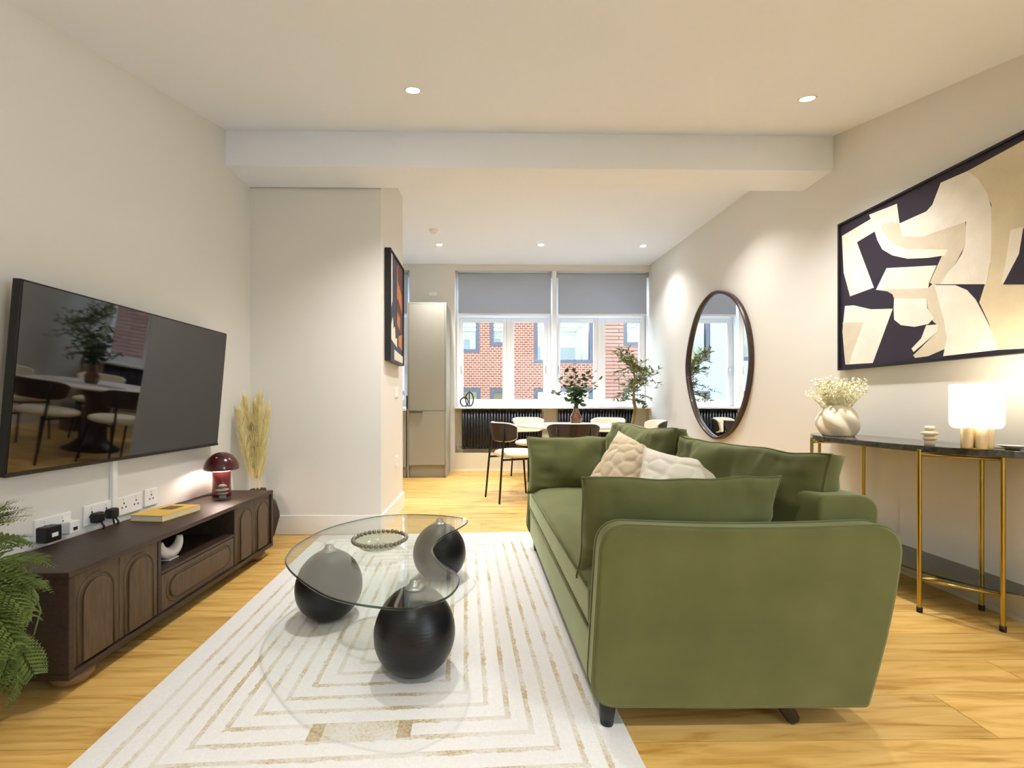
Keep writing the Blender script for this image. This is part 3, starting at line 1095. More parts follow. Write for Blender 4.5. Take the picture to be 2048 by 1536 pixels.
def stacked_ornament(loc, m, label, s=1.0, wide=1.0):
    r = root('stacked_ornament', loc, .3, label, 'ornament', 'stacked disc ornaments')
    r.scale = (wide, wide, 1)
    MB().lathe([(.024 * s, .0), (.024 * s, .018 * s), (.022 * s, .024 * s)], 24).obj('foot', m, r, True)
    MB().lathe([(.022 * s, .024 * s), (.036 * s, .030 * s), (.036 * s, .035 * s), (.022 * s, .043 * s)], 28).obj('lower_disc', m, r, True)
    MB().lathe([(.020 * s, .043 * s), (.043 * s, .054 * s), (.043 * s, .058 * s), (.018 * s, .070 * s)], 28).obj('wide_disc', m, r, True)
    MB().lathe([(.016 * s, .070 * s), (.028 * s, .076 * s), (.028 * s, .082 * s), (.018 * s, .090 * s)], 28).obj('top_disc', m, r, True)
    return r


o1 = stacked_ornament((-1.505, 2.565, Z1 + .003), STONE_T, 'small taupe stacked-disc ornament in front of the mushroom lamp', .88, .9)
MB().lathe([(.045, -.003), (.045, .0)], 24).obj('black_base', BLACKPL, o1, True)

bkr = root('yellow_book', (-1.555, 2.19, Z1), math.radians(-7), 'mustard yellow hardback book lying on the sideboard', 'book')
MB().box(-.080, .080, -.110, .110, .003, .026).obj('pages', PAGES, bkr)
MB().box(-.084, .084, -.114, .114, .026, .0292).obj('front_cover', YELLOWCOVER, bkr, bevel=.0008)
MB().box(-.084, .084, -.114, .114, 0, .003).obj('back_cover', YELLOWCOVER, bkr, bevel=.0008)
MB().box(.080, .084, -.114, .114, .003, .026).obj('spine', mat('spine_ivory', (236, 220, 176), .6), bkr)
MB().box(-.045, .03, .00, .075, .0292, .0296).obj('cover_print', COVERDARK, bkr)

# curved white sculpture in the open compartment
sc_ = root('arch_sculpture', (-1.425, 2.03, ZS + .014), 0, 'curved white ceramic sculpture inside the open shelf of the sideboard', 'sculpture')
arc = [(.0, .062 * math.cos(a), .064 - .062 * math.sin(a)) for a in [k * PI / 16 for k in range(17)]]
MB().tube([(p[0], p[1], p[2] + .018) for p in arc], [.012 + .014 * math.sin(PI * k / 16) for k in range(17)], 14).obj('curved_body', CERAMIC_W, sc_, True, loc=(0, 0, .008))
MB().box(-.02, .02, -.03, .03, 0, .006).obj('base', CERAMIC_W, sc_, bevel=.002)

# ================================================================ TELEVISION
tv = root('television', (-1.628, 2.165, 1.037), 0, 'large flat television tilted forward on the left wall', 'television')
tv.rotation_euler = (0, math.radians(4.9), 0)
MB().box(-.030, 0, -.610, .610, -.345, .345).obj('casing', TVBLACK, tv, bevel=.004)
MB().box(0, .0015, -.602, .602, -.330, .338).obj('screen', TVSCREEN, tv)
MB().box(0, .003, -.610, .610, -.345, -.331).obj('lower_bezel', TVBLACK, tv, bevel=.001)
MB().box(-.060, -.030, -.2, .2, -.14, .14).obj('wall_bracket', BLACKPL, tv)

tk = root('cable_trunking', (XL, 2.06, .43), 0, 'white vertical cable trunking on wall below the television', 'cable trunking')
MB().box(0, .018, -.014, .014, 0, .33).obj('channel', PLASTIC, tk, bevel=.003)
MB().tube([(.010, -.004, .004), (.012, .0, -.03), (.018, .016, -.06), (.018, .02, -.09)], .004, 6).obj('black_cable', BLACKPL, tk, True)


def socket(loc, w, label, nrm='x', group='wall socket plates', holes=True, h=.086):
    r = root('wall_socket', loc, 0, label, 'socket', group)
    if nrm == 'x-':
        r.rotation_euler = (0, 0, 0)
    MB().box(0, .009, -w / 2, w / 2, -h / 2, h / 2).obj('plate', PLASTIC, r, bevel=.003)
    n = 2 if w > .12 else 1
    for k in range(n):
        cy = 0 if n == 1 else (-.25 + .5 * k) * w
        if holes:
            for dy, dz in ((0, .011), (-.011, -.008), (.011, -.008)):
                MB().box(.0088, .0095, cy + dy - .003, cy + dy + .003, dz - .004, dz + .004).obj('hole', BLACKPL, r)
        MB().box(.009, .012, cy - .005, cy + .005, .022, .034).obj('switch', TRIM, r, bevel=.001)
    return r


socket((XL, 1.78, .465), .146, 'white double wall socket behind the fern end of the sideboard')
socket((XL, 1.985, .470), .146, 'white double wall socket with two black plugs in it')
socket((XL, 2.155, .470), .146, 'white double wall socket just right of the cable trunking')
socket((XL, 2.29, .475), .086, 'white single wall socket above the yellow book')
for (y, lab) in ((1.955, 'black plug in the socket below the television'), (2.03, 'round black plug beside the cable trunking')):
    p = root('plug', (XL + .010, y, .455), 0, lab, 'plug', 'plugs in the wall sockets')
    MB().box(0, .035, -.022, .022, -.02, .024).obj('body', BLACKPL, p, bevel=.009, seg=3)
    MB().tube([(.03, 0, -.015), (.045, 0, -.035), (.040, .0, -.058)], .004, 6).obj('cable', BLACKPL, p, True)
p = root('plug_adapter', (XL + .010, 1.825, .452), 0, 'white plug adapter in the wall socket near the fern', 'adapter')
MB().box(0, .04, -.022, .022, -.025, .025).obj('body', PLASTIC, p, bevel=.004)
MB().box(.04, .043, -.008, .008, -.012, .0).obj('port', BLACKPL, p)
p = root('black_adapter', (XL + .010, 1.735, .45), 0, 'black plug-in adapter half hidden by fern fronds', 'adapter')
MB().box(0, .045, -.03, .03, -.03, .03).obj('body', BLACKPL, p, bevel=.005)
MB().box(.045, .047, -.012, .012, -.01, .005).obj('label_plate', PLASTIC, p)

# ================================================================ FERN beside the sideboard
def frond_mesh(seed, L=.34):
    rnd = random.Random(seed)
    mb = MB()
    pts = []
    for k in range(11):
        u = k / 10
        pts.append(Vector((L * u, 0, .10 * u - .20 * u * u)))
    mb.tube(pts, [.0022 * (1 - .7 * k / 10) for k in range(11)], 5)
    npn = 15
    for k in range(1, npn):
        u = .10 + .88 * k / npn
        i = min(int(u * 10), 9)
        p = pts[i].lerp(pts[i + 1], u * 10 - i)
        ln = .095 * math.sin(PI * min(1, .18 + .85 * (1 - u))) * (1.0 - .25 * u)
        for s in (-1, 1):
            d = Vector((.55, s * .83, -.10 + rnd.uniform(-.15, .15))).normalized()
            nq = 7
            for q in range(nq):
                w = q / nq
                c = p + d * (ln * (w + .08)) + Vector((0, 0, -.03 * w * w))
                ll = ln * .30 * (1 - .6 * w) + .004
                for s2 in (-1, 1):
                    e = (d * .65 + Vector((s2 * .55, -s2 * s * .25, .05))).normalized()
                    wd = e.cross(Vector((0, 0, 1))).normalized() * ll * .24
                    mb.add([c, c + e * ll * .5 + wd, c + e * ll, c + e * ll * .5 - wd], [(0, 1, 2, 3)])
    me = mb.mesh('frond')
    me.materials.append(LEAF_FERN)
    return me


fern = root('fern', (-1.46, 1.14, 0), 0, 'bushy green fern spilling over the near end of the sideboard', 'plant')
MB().lathe([(.10, .0), (.11, .01), (.125, .42), (.135, .44), (.12, .44), (.115, .40)], 28).obj('planter', POTGREY, fern, True)
MB().lathe([(.001, .41), (.116, .41)], 24, cap=False).obj('soil', SOIL, fern)
fm = [frond_mesh(k) for k in range(3)]
rnd = random.Random(4)
for k in range(34):
    a = rnd.uniform(-.5, 1.75)
    pitch = rnd.uniform(-1.05, .45)
    s = rnd.uniform(.55, .82)
    o = link_mesh('frond', fm[k % 3], fern, loc=(rnd.uniform(-.06, .03), rnd.uniform(-.03, .08), rnd.uniform(.44, .54)), rot=(rnd.uniform(-.4, .4), pitch, a))
    o.scale = (s, s, s)
# trailing fronds that hang in front of the sideboard end
for k in range(18):
    s = rnd.uniform(.40, .62)
    o = link_mesh('frond', fm[k % 3], fern, loc=(rnd.uniform(-.06, .10), rnd.uniform(.13, .20), rnd.uniform(.24, .50)),
                  rot=(rnd.uniform(-.6, .6), rnd.uniform(.5, 1.35), rnd.uniform(-1.0, .25)))
    o.scale = (s, s, s)
MB().tube([(.02, .06, .43), (.05, .14, .46), (.11, .20, .42), (.125, .215, .33), (.11, .21, .26), (.06, .19, .22)], .0028, 6).obj('runner', STEM, fern, True)

# ================================================================ PAMPAS in a floor vase
pv = root('pampas_vase', (-1.545, 3.045, 0), 0, 'dark faceted floor vase between sideboard and projecting wall', 'vase')
MB().lathe([(.07, 0), (.11, .06), (.145, .19), (.12, .27), (.06, .34), (.05, .37)], 7).obj('vase_body', POTDARK, pv)
MB().lathe([(.044, .372), (.05, .372)], 7, cap=False).obj('rim', POTDARK, pv)
pg = root('pampas_grass', (-1.545, 3.045, .36), 0, 'dried golden pampas plumes standing in the floor vase', 'dried grass')


def plume(seed, base, tip, wdt):
    rnd = random.Random(seed)
    mb = MB()
    A, B = Vector(base), Vector(tip)
    bend = Vector((rnd.uniform(-.02, .02), rnd.uniform(-.02, .02), 0))
    P = lambda u: A.lerp(B, u) + bend * math.sin(PI * u)
    mb.tube([P(k / 8) for k in range(9)], .0025, 5)
    for k in range(700):
        u = rnd.uniform(.12, 1.0)
        p = P(u)
        a = rnd.uniform(0, 2 * PI)
        w = wdt * (math.sin(PI * min(1, u * .95 + .02)) ** .6 + .15) * rnd.uniform(.5, 1.1)
        d = Vector((math.cos(a), math.sin(a), 0))
        q1 = p + d * w * .6 + Vector((0, 0, .035))
        q2 = p + d * w + Vector((0, 0, .085 * rnd.uniform(.6, 1.1)))
        s = d.cross(Vector((0, 0, 1))) * .0024
        mb.add([p - s, p + s, q1 + s, q1 - s, q2], [(0, 1, 2, 3), (3, 2, 4)])
    return mb


for k, (b_, t_, w_) in enumerate((((-.01, 0, 0), (-.085, -.02, .60), .058), ((.01, -.01, 0), (.03, -.03, .62), .05),
                                  ((0, .01, 0), (-.045, .03, .56), .04), ((.01, .0, 0), (.06, .02, .54), .04), ((-.01, -.01, .0), (-.10, -.05, .52), .04))):
    plume(k, b_, t_, w_).obj('plume', PAMPAS, pg)


# ================================================================ CONSOLE TABLE on the right wall
YC = 2.33
cn = root('console_table', (XR - .012, YC, 0), 0, 'slim brass-legged console table with dark stone top and smoked lower shelf', 'console table')


def dshape(depth, half, n=40, p=2.6, q=.5):
    pts = [(0, -half * .985)]
    for k in range(n + 1):
        tt = -1 + 2 * k / n
        x = -depth * max(0, 1 - abs(tt) ** p) ** q
        pts.append((x, half * tt))
    pts.append((0, half * .985))
    out = []
    for pnt in pts:
        if not out or math.hypot(pnt[0] - out[-1][0], pnt[1] - out[-1][1]) > 1e-4:
            out.append(pnt)
    return out


MB().prism(dshape(.355, .62), .727, .757, 'z').obj('stone_top', TERRAZZO, cn, bevel=.003)
MB().prism(dshape(.315, .575), .160, .168, 'z').obj('lower_shelf', SMOKED, cn, bevel=.002)
LEGS = [(-.345, -.335), (-.165, -.51), (-.040, -.32), (-.345, .335), (-.165, .51), (-.040, .32)]
for (x, y) in LEGS:
    lg = MB().tube([(x, y, .022), (x, y, .742)], .0085, 14).obj('leg', BRASS, cn, 'auto')
    MB().lathe([(.0105, 0), (.011, .002), (.011, .024)], 14, x, y).obj('rubber_foot', BLACKPL, lg, True)
for s in (-1, 1):
    for z in (.716, .150):
        MB().tube([(-.345, s * .335, z), (-.165, s * .51, z)], .006, 8).tube([(-.165, s * .51, z), (-.04, s * .32, z)], .006, 8) \
            .tube([(-.345, s * .335, z), (-.04, s * .32, z)], .006, 8).obj('cross_bar', BRASS, cn, True)
TT = .757
# lit glass lamp of clustered lobes
lp = root('lobed_lamp', (2.085, 1.86, TT), .25, 'lit cream glass table lamp with lobed shade on clustered tubes', 'table lamp')
R1 = .062
for k in range(4):
    a = PI / 4 + k * PI / 2
    x, y = .042 * math.cos(a), .042 * math.sin(a)
    prof = [(.018, .086), (.030, .088), (.038, .096), (.0425, .110), (.0425, .275), (.040, .275), (.040, .112), (.032, .1)]
    MB().lathe(prof, 28, x, y, cap=False).obj('shade_lobe', SHADEGLASS, lp, True)
for k in range(5):
    a = k * 2 * PI / 5 + .3
    x, y = .034 * math.cos(a), .034 * math.sin(a)
    MB().lathe([(.017, .004), (.018, .006), (.018, .100)], 20, x, y).obj('tube', TUBEGLASS, lp, True)
MB().lathe([(.03, .0), (.048, .001), (.048, .004)], 28).obj('base', BRASS, lp, True)
l = bpy.data.lights.new('lobed_lamp_bulb', 'POINT')
l.energy = 1.6
l.color = (1.0, .84, .62)
l.shadow_soft_size = .05
o = bpy.data.objects.new('lobed_lamp_bulb', l)
col.objects.link(o); o.parent = lp; o.location = (0, 0, .33)
MB().tube([(.06, 0, .004), (.11, -.10, .004), (.15, -.22, .004), (.205, -.27, .004)], .002, 6).obj('cable', STEM, lp, True)
td = root('trinket_dish', (2.225, 1.845, TT), 0, 'small shallow white dish beside the lit lamp on the console table', 'dish')
MB().lathe([(.02, 0), (.022, .004)], 20).obj('foot', BLACKPL, td, True)
MB().lathe([(.001, .006), (.022, .006), (.042, .016), (.045, .016), (.045, .0145), (.024, .004), (.001, .004)], 28, cap=False).obj('dish_body', CERAMIC_W, td, True)
stacked_ornament((2.045, 2.02, TT), CERAMIC, 'cream stacked-disc ornament on the console table beside the lit lamp', 1.0, .75)

# twisted vase with dried flowers
vs_ = root('twisted_vase', (2.10, 2.625, TT), 0, 'ivory ceramic vase with swirling twisted ribs on the console table', 'vase')
prof = []
for k in range(29):
    u = k / 28
    r = .060 + .046 * math.sin(PI * min(1, (u * .92 + .08))) ** .8 - .012 * u
    prof.append((r, .185 * u))
tw = lambda r, z, a: r * (1 + .115 * (2 * abs(math.sin((5 * a + z * 34) / 2)) ** 1.2 - 1) * math.sin(PI * min(1, z / .185 * .8 + .12)))
inn = [(.038, .185), (.035, .15), (.035, .1), (.001, .09)]
MB().lathe(prof + inn, 96, fn=lambda r, z, a: tw(r, z, a) if r > .0385 else r, cap=True).obj('vase_body', CERAMIC, vs_, True)
fw = root('dried_flowers', (2.10, 2.625, TT + .09), 0, 'bunch of dried cream flower sprays in the twisted vase', 'dried flowers')


def spray(seed):
    rnd = random.Random(seed)
    mb = MB()
    pts = [Vector((0, 0, 0)), Vector((.004, .0, .08)), Vector((.018, .004, .16)), Vector((.045, .01, .245))]
    mb.tube(pts, .0012, 4)
    for k in range(34):
        u = .36 + .64 * k / 34
        i = min(int(u * 3), 2)
        p = pts[i].lerp(pts[i + 1], u * 3 - i)
        a = rnd.uniform(0, 2 * PI)
        d = Vector((math.cos(a), math.sin(a), rnd.uniform(.1, .9))).normalized()
        q = p + d * rnd.uniform(.010, .024)
        s = d.cross(Vector((0, 0, 1))).normalized() * .0045
        n_ = d.cross(s).normalized() * .004
        mb.add([p, (p + q) / 2 + s + n_, q, (p + q) / 2 - s + n_], [(0, 1, 2, 3)])
    me = mb.mesh('flower_spray')
    me.materials.append(DRYFLOWER)
    return me


sm = [spray(k) for k in range(4)]
rnd = random.Random(9)
for k in range(60):
    a = k * 2.4
    lean = rnd.uniform(.0, .62) * (.4 + .6 * (k / 60))
    o = link_mesh('flower_spray', sm[k % 4], fw, loc=(.02 * math.cos(a), .02 * math.sin(a), 0), rot=(0, lean, a))
    s = rnd.uniform(.8, 1.1)
    o.scale = (s, s, s)

# ================================================================ PAINTING on the right wall
pa = root('abstract_painting', (XR, 0, 0), 0, 'large black-framed abstract painting of cream and plum shapes above the console table', 'painting')
PY0, PY1, PZ0, PZ1 = 1.42, 2.862, 1.165, 2.115
MB().box(-.030, -.006, PY0 + .012, PY1 - .012, PZ0 + .012, PZ1 - .012).obj('canvas', PAINT['dark'], pa)
f = MB()
for a in ((PY0, PY1, PZ0, PZ0 + .012), (PY0, PY1, PZ1 - .012, PZ1)):
    f.box(-.042, -.004, *a)
f.box(-.042, -.004, PY0, PY0 + .012, PZ0 + .012, PZ1 - .012).box(-.042, -.004, PY1 - .012, PY1, PZ0 + .012, PZ1 - .012)
f.obj('frame', FRAMEBLACK, pa)
SHAPES = [
('cream', [(2.839, 2.032), (2.624, 2.053), (2.636, 2.083), (2.455, 2.068), (2.439, 1.951), (2.491, 1.983), (2.724, 1.95), (2.603, 1.637), (2.775, 1.627), (2.826, 1.793)]),
('cream', [(2.815, 1.575), (2.747, 1.564), (2.624, 1.513), (2.48, 1.486), (2.61, 1.191), (2.812, 1.199), (2.835, 1.414)]),
('tan', [(2.833, 1.473), (2.674, 1.445), (2.697, 1.391), (2.76, 1.263), (2.779, 1.201), (2.812, 1.204)]),
('tan2', [(2.091, 2.06), (1.867, 2.075), (1.7, 2.08), (1.66, 1.8), (1.72, 1.45), (1.66, 1.19), (1.867, 1.185), (1.964, 1.191), (1.998, 1.317), (2.038, 1.421), (2.015, 1.498), (1.991, 1.59), (1.988, 1.854), (2.026, 1.965)]),
('tan', [(2.491, 1.983), (2.439, 1.951), (2.314, 1.857), (2.1, 1.831), (2.095, 1.789), (2.102, 1.706), (2.145, 1.634), (2.201, 1.55), (2.256, 1.564), (2.269, 1.577), (2.209, 1.693), (2.181, 1.713), (2.409, 1.796), (2.47, 1.846), (2.534, 1.922), (2.556, 1.99)]),
('cream', [(2.214, 2.066), (2.091, 2.06), (2.047, 2.008), (2.005, 1.916), (1.989, 1.839), (1.988, 1.747), (1.991, 1.59), (2.145, 1.63), (2.114, 1.673), (2.1, 1.709), (2.094, 1.821), (2.314, 1.83), (2.419, 1.874), (2.439, 1.951), (2.287, 1.953), (2.256, 1.974)]),
('cream', [(2.595, 1.966), (2.556, 1.98), (2.512, 1.895), (2.46, 1.837), (2.39, 1.792), (2.181, 1.717), (2.193, 1.692), (2.278, 1.707), (2.39, 1.739), (2.48, 1.787), (2.545, 1.843), (2.578, 1.909)]),
('cream', [(2.518, 1.727), (2.235, 1.655), (2.274, 1.574), (2.278, 1.55), (2.587, 1.62)]),
('tan', [(2.278, 1.55), (2.256, 1.564), (2.243, 1.561), (2.235, 1.515), (2.214, 1.442), (2.193, 1.352), (2.181, 1.274), (2.189, 1.225), (2.278, 1.196), (2.347, 1.194), (2.359, 1.209), (2.235, 1.312), (2.226, 1.346), (2.252, 1.372), (2.278, 1.447), (2.285, 1.497), (2.47, 1.541), (2.48, 1.567), (2.512, 1.592), (2.587, 1.62)]),
('cream', [(2.47, 1.541), (2.285, 1.497), (2.283, 1.448), (2.248, 1.388), (2.278, 1.363), (2.351, 1.361), (2.429, 1.384), (2.47, 1.422), (2.473, 1.489)]),
('cream', [(2.287, 1.359), (2.226, 1.352), (2.23, 1.316), (2.356, 1.227), (2.367, 1.247), (2.314, 1.294)]),
('cream', [(2.243, 1.557), (2.145, 1.53), (2.091, 1.492), (2.054, 1.439), (2.026, 1.377), (1.984, 1.276), (1.964, 1.191), (2.201, 1.188), (2.183, 1.275), (2.197, 1.37), (2.226, 1.479)]),
('cream', [(2.145, 1.63), (1.992, 1.59), (2.008, 1.498), (2.214, 1.553), (2.177, 1.602)]),
('cream', [(1.913, 1.71), (1.867, 1.706), (1.879, 1.594), (1.938, 1.487), (1.948, 1.482), (1.932, 1.567)]),
('dark', [(1.867, 1.699), (1.78, 1.62), (1.80, 1.44), (1.867, 1.459), (1.941, 1.479), (1.882, 1.595)]),
('cream', [(1.64, 2.02), (1.46, 2.05), (1.45, 1.62), (1.56, 1.60)]), ('tan', [(1.60, 1.50), (1.45, 1.52), (1.45, 1.22), (1.63, 1.2)]),
]
for k, (c, pts) in enumerate(SHAPES):
    MB().prism(pts, -.0300, -.0308 - .00018 * k, 'x').obj('painted_shape', PAINT[c], pa)

# ================================================================ ROUND MIRROR
mr = root('round_mirror', (XR, 4.43, 1.33), 0, 'large rounded pebble-shaped mirror with dark wooden rim on the wall', 'mirror')
MP = [(.63, .02), (.52, -.34), (.30, -.60), (.0, -.725), (-.28, -.63), (-.50, -.37), (-.595, .0), (-.52, .36), (-.30, .62), (.04, .735), (.34, .63), (.54, .36)]
mp = smooth_loop(MP, 7)
MB().prism(mp, -.012, -.004, 'x').obj('backing', FRAMEBLACK, mr)
MB().prism([(a * .985, b * .985) for a, b in mp], -.016, -.0125, 'x').obj('mirror_glass', MIRROR, mr)
n = len(mp)
v, f = [], []
for i, (a, b) in enumerate(mp):
    L = math.hypot(a, b)
    ux, uz = a / L, b / L
    for (rr, xx) in ((.012, -.004), (.016, -.036), (.008, -.045), (-.008, -.045), (-.016, -.036), (-.018, -.014)):
        v.append((xx, a + ux * rr, b + uz * rr))
for i in range(n):
    j = (i + 1) % n
    for k in range(6):
        k2 = (k + 1) % 6
        f.append((i * 6 + k, i * 6 + k2, j * 6 + k2, j * 6 + k))
MB().add(v, f).obj('rim', MIRRORFRAME, mr, 'auto')

# ================================================================ FRAMED PRINT on the stub wall
fp = root('framed_print', (XS, 3.63, 1.70), 0, 'deep black framed abstract print in navy and rust on the projecting wall', 'picture')
hw, hh = .268, .425
f = MB()
f.box(.004, .050, -hw, hw, -hh, -hh + .012).box(.004, .050, -hw, hw, hh - .012, hh)
f.box(.004, .050, -hw, -hw + .012, -hh + .012, hh - .012).box(.004, .050, hw - .012, hw, -hh + .012, hh - .012)
f.obj('frame', FRAMEBLACK, fp)
MB().box(.004, .040, -hw + .013, hw - .013, -hh + .013, hh - .013).obj('canvas', PAINT['navy'], fp)
for k, (c, pts) in enumerate([
        ('ivory', [(-.25, .41), (-.17, .41), (-.17, .05), (-.24, -.06), (-.25, .0)]),
        ('rust', [(-.02, .41), (.25, .41), (.25, -.22), (.0, -.16)]),
        ('orange', [(.0, .38), (.03, .38), (.03, .1), (.0, .1)]), ('orange', [(.03, .26), (.20, .18), (.22, .02), (.03, .12)]),
        ('orange', [(.02, .0), (.14, -.03), (.12, -.14), (.0, -.10)]),
        ('ivory', [(-.22, -.16), (-.16, -.08), (-.13, -.17), (-.08, -.14), (-.06, -.24), (.0, -.22), (.0, -.30), (-.22, -.26)]),
        ('orange', [(.06, -.20), (.22, -.16), (.22, -.30), (.06, -.28)]),
        ('ivory', [(-.10, -.41), (-.10, -.33), (.25, -.35), (.25, -.41)])]):
    pts = [(a, b * .985) for a, b in pts]
    MB().prism(pts, .040, .0407 + .00015 * k, 'x').obj('painted_shape', PAINT[c], fp)
socket((XS, 3.80, 1.045), .086, 'white light switch plate on the projecting wall below the print', holes=False, group='switch plates')
socket((XS, 3.80, .46), .086, 'white low socket plate on the end of the projecting wall', group='switch plates')

# ================================================================ KITCHEN UNITS
tc_ = root('tall_cabinet', (-1.005, 5.69, 0), 0, 'tall greige integrated fridge cabinet with split doors beside the window', 'cabinet')
W, DP, HT = .50, .60, 2.24
MB().box(0, .018, 0, DP, 0, HT).box(W - .018, W, 0, DP, 0, HT).box(.018, W - .018, .0, DP, HT - .018, HT).box(.018, W - .018, DP - .018, DP, .16, HT - .018) \
    .box(.018, W - .018, .03, DP - .018, .14, .16).obj('carcass', CABINET, tc_, bevel=.001)
MB().box(.021, W - .021, -.0, .02, .858, HT - .021).obj('upper_door', CABINET, tc_, bevel=.0015)
ld = MB().box(.021, W - .021, -.0, .02, .165, .853).obj('lower_door', CABINET, tc_, bevel=.0015)
MB().box(.03, .20, -.02, .0, .838, .846).obj('edge_handle', BLACKMETAL, ld)
MB().box(.021, W - .021, .05, .066, 0, .135).obj('plinth', CABINET, tc_)
MB().box(-.008, .008, -.02, -.001, .88, 1.05).obj('side_handle', BLACKMETAL, tc_)
bc = root('base_cabinet', (-1.62, 5.69, 0), 0, 'greige kitchen base cabinet left of the tall unit', 'cabinet')
MB().box(0, .60, .022, .60, .135, .855).obj('carcass', CABINET, bc)
for a, b in ((.003, .298), (.302, .597)):
    MB().box(a, b, 0, .020, .14, .85).obj('door', CABINET, bc, bevel=.0015)
MB().box(0, .60, .05, .066, 0, .134).obj('plinth', CABINET, bc)
for x_, lab_ in ((-2.24, 'greige kitchen base cabinet in the middle of the run under the window'), (-2.86, 'greige kitchen base cabinet against the kitchen side wall')):
    c = copy_tree(bc)
    c.location = (x_, 5.69, 0)
    c['label'] = lab_
wt = MB().box(-2.88, -1.012, 5.67, 6.298, .857, .887).obj('worktop', WORKTOP, None, bevel=.003)
tag(wt, 'white kitchen worktop running under the kitchen window', 'worktop')

# ================================================================ RADIATORS
sec = MB()
for yy in (0, .05):
    sec.tube([(0, yy, .025), (0, yy, .545)], .0165, 8)
    sec.ellipsoid((0, yy, .545), (.0185, .020, .022), 10, 6).ellipsoid((0, yy, .022), (.0185, .020, .022), 10, 6)
sec_me = sec.mesh('column')
sec_me.materials.append(RADIATOR)
for p in sec_me.polygons:
    p.use_smooth = True
for (x0, x1, lab) in ((-.345, .80, 'anthracite column radiator under the window beside the tall cabinet'),
                      (1.025, 2.11, 'anthracite column radiator under the window behind the olive tree')):
    r = root('column_radiator', (x0, YB + .015, .30), 0, lab, 'radiator', 'column radiators')
    n = int(round((x1 - x0) / .0415))
    for k in range(n):
        link_mesh('column', sec_me, r, loc=((x1 - x0) * (k + .5) / n, 0, 0))
    MB().tube([(0, .025, .022), (x1 - x0, .025, .022)], .016, 8).tube([(0, .025, .545), (x1 - x0, .025, .545)], .016, 8).obj('header', RADIATOR, r, True)
    for xx in (.15, x1 - x0 - .15):
        MB().box(xx - .01, xx + .01, .065, .115, .44, .47).obj('wall_bracket', RADIATOR, r)
    MB().tube([(0, .025, .03), (-.055, .025, .03), (-.055, .025, -.049)], .007, 8).obj('pipe', BRASS, r, True)
    MB().tube([(-.055, .025, .0), (-.055, .025, .085)], .014, 10).obj('valve', STEEL, r, True)

# ornament on the sill
so = root('line_ornament', (-.31, YB + .06, .906), 0, 'black wire line sculpture of two overlapping bottles on the sill', 'ornament')
def ring(cx, cz, rx, rz, sq=1.0):
    return [(cx + rx * math.cos(a), 0, cz + rz * math.sin(a)) for a in [k * 2 * PI / 28 for k in range(28)]]
MB().tube(ring(.0, .068, .055, .062), .0085, 8, closed=True).tube([(-.005, 0, .128), (-.005, 0, .15)], .007, 8).obj('small_loop', BLACKMETAL, so, True)
MB().tube(ring(.075, .105, .055, .098), .0085, 8, closed=True).tube([(.072, 0, .0), (.072, 0, .235)], .007, 8).obj('tall_loop', BLACKMETAL, so, True)
MB().box(-.035, .10, -.02, .02, 0, .008).obj('base', BLACKMETAL, so, bevel=.002)

# ================================================================ DINING TABLE AND CHAIRS
TX, TY, TZ = .94, 4.95, .715
dt = root('dining_table', (TX, TY, 0), 0, 'round white dining table on dark pedestal by the window', 'dining table')
MB().lathe([(.001, TZ - .028), (.55, TZ - .028), (.585, TZ - .02), (.59, TZ - .012), (.588, TZ - .003), (.58, TZ), (.001, TZ)], 64, cap=False).obj('table_top', TABLETOP, dt, True)
MB().lathe([(.24, 0), (.25, .01), (.20, .04), (.12, .12), (.10, .3), (.12, .55), (.2, TZ - .03)], 32).obj('pedestal', DARKVENEER, dt, True)


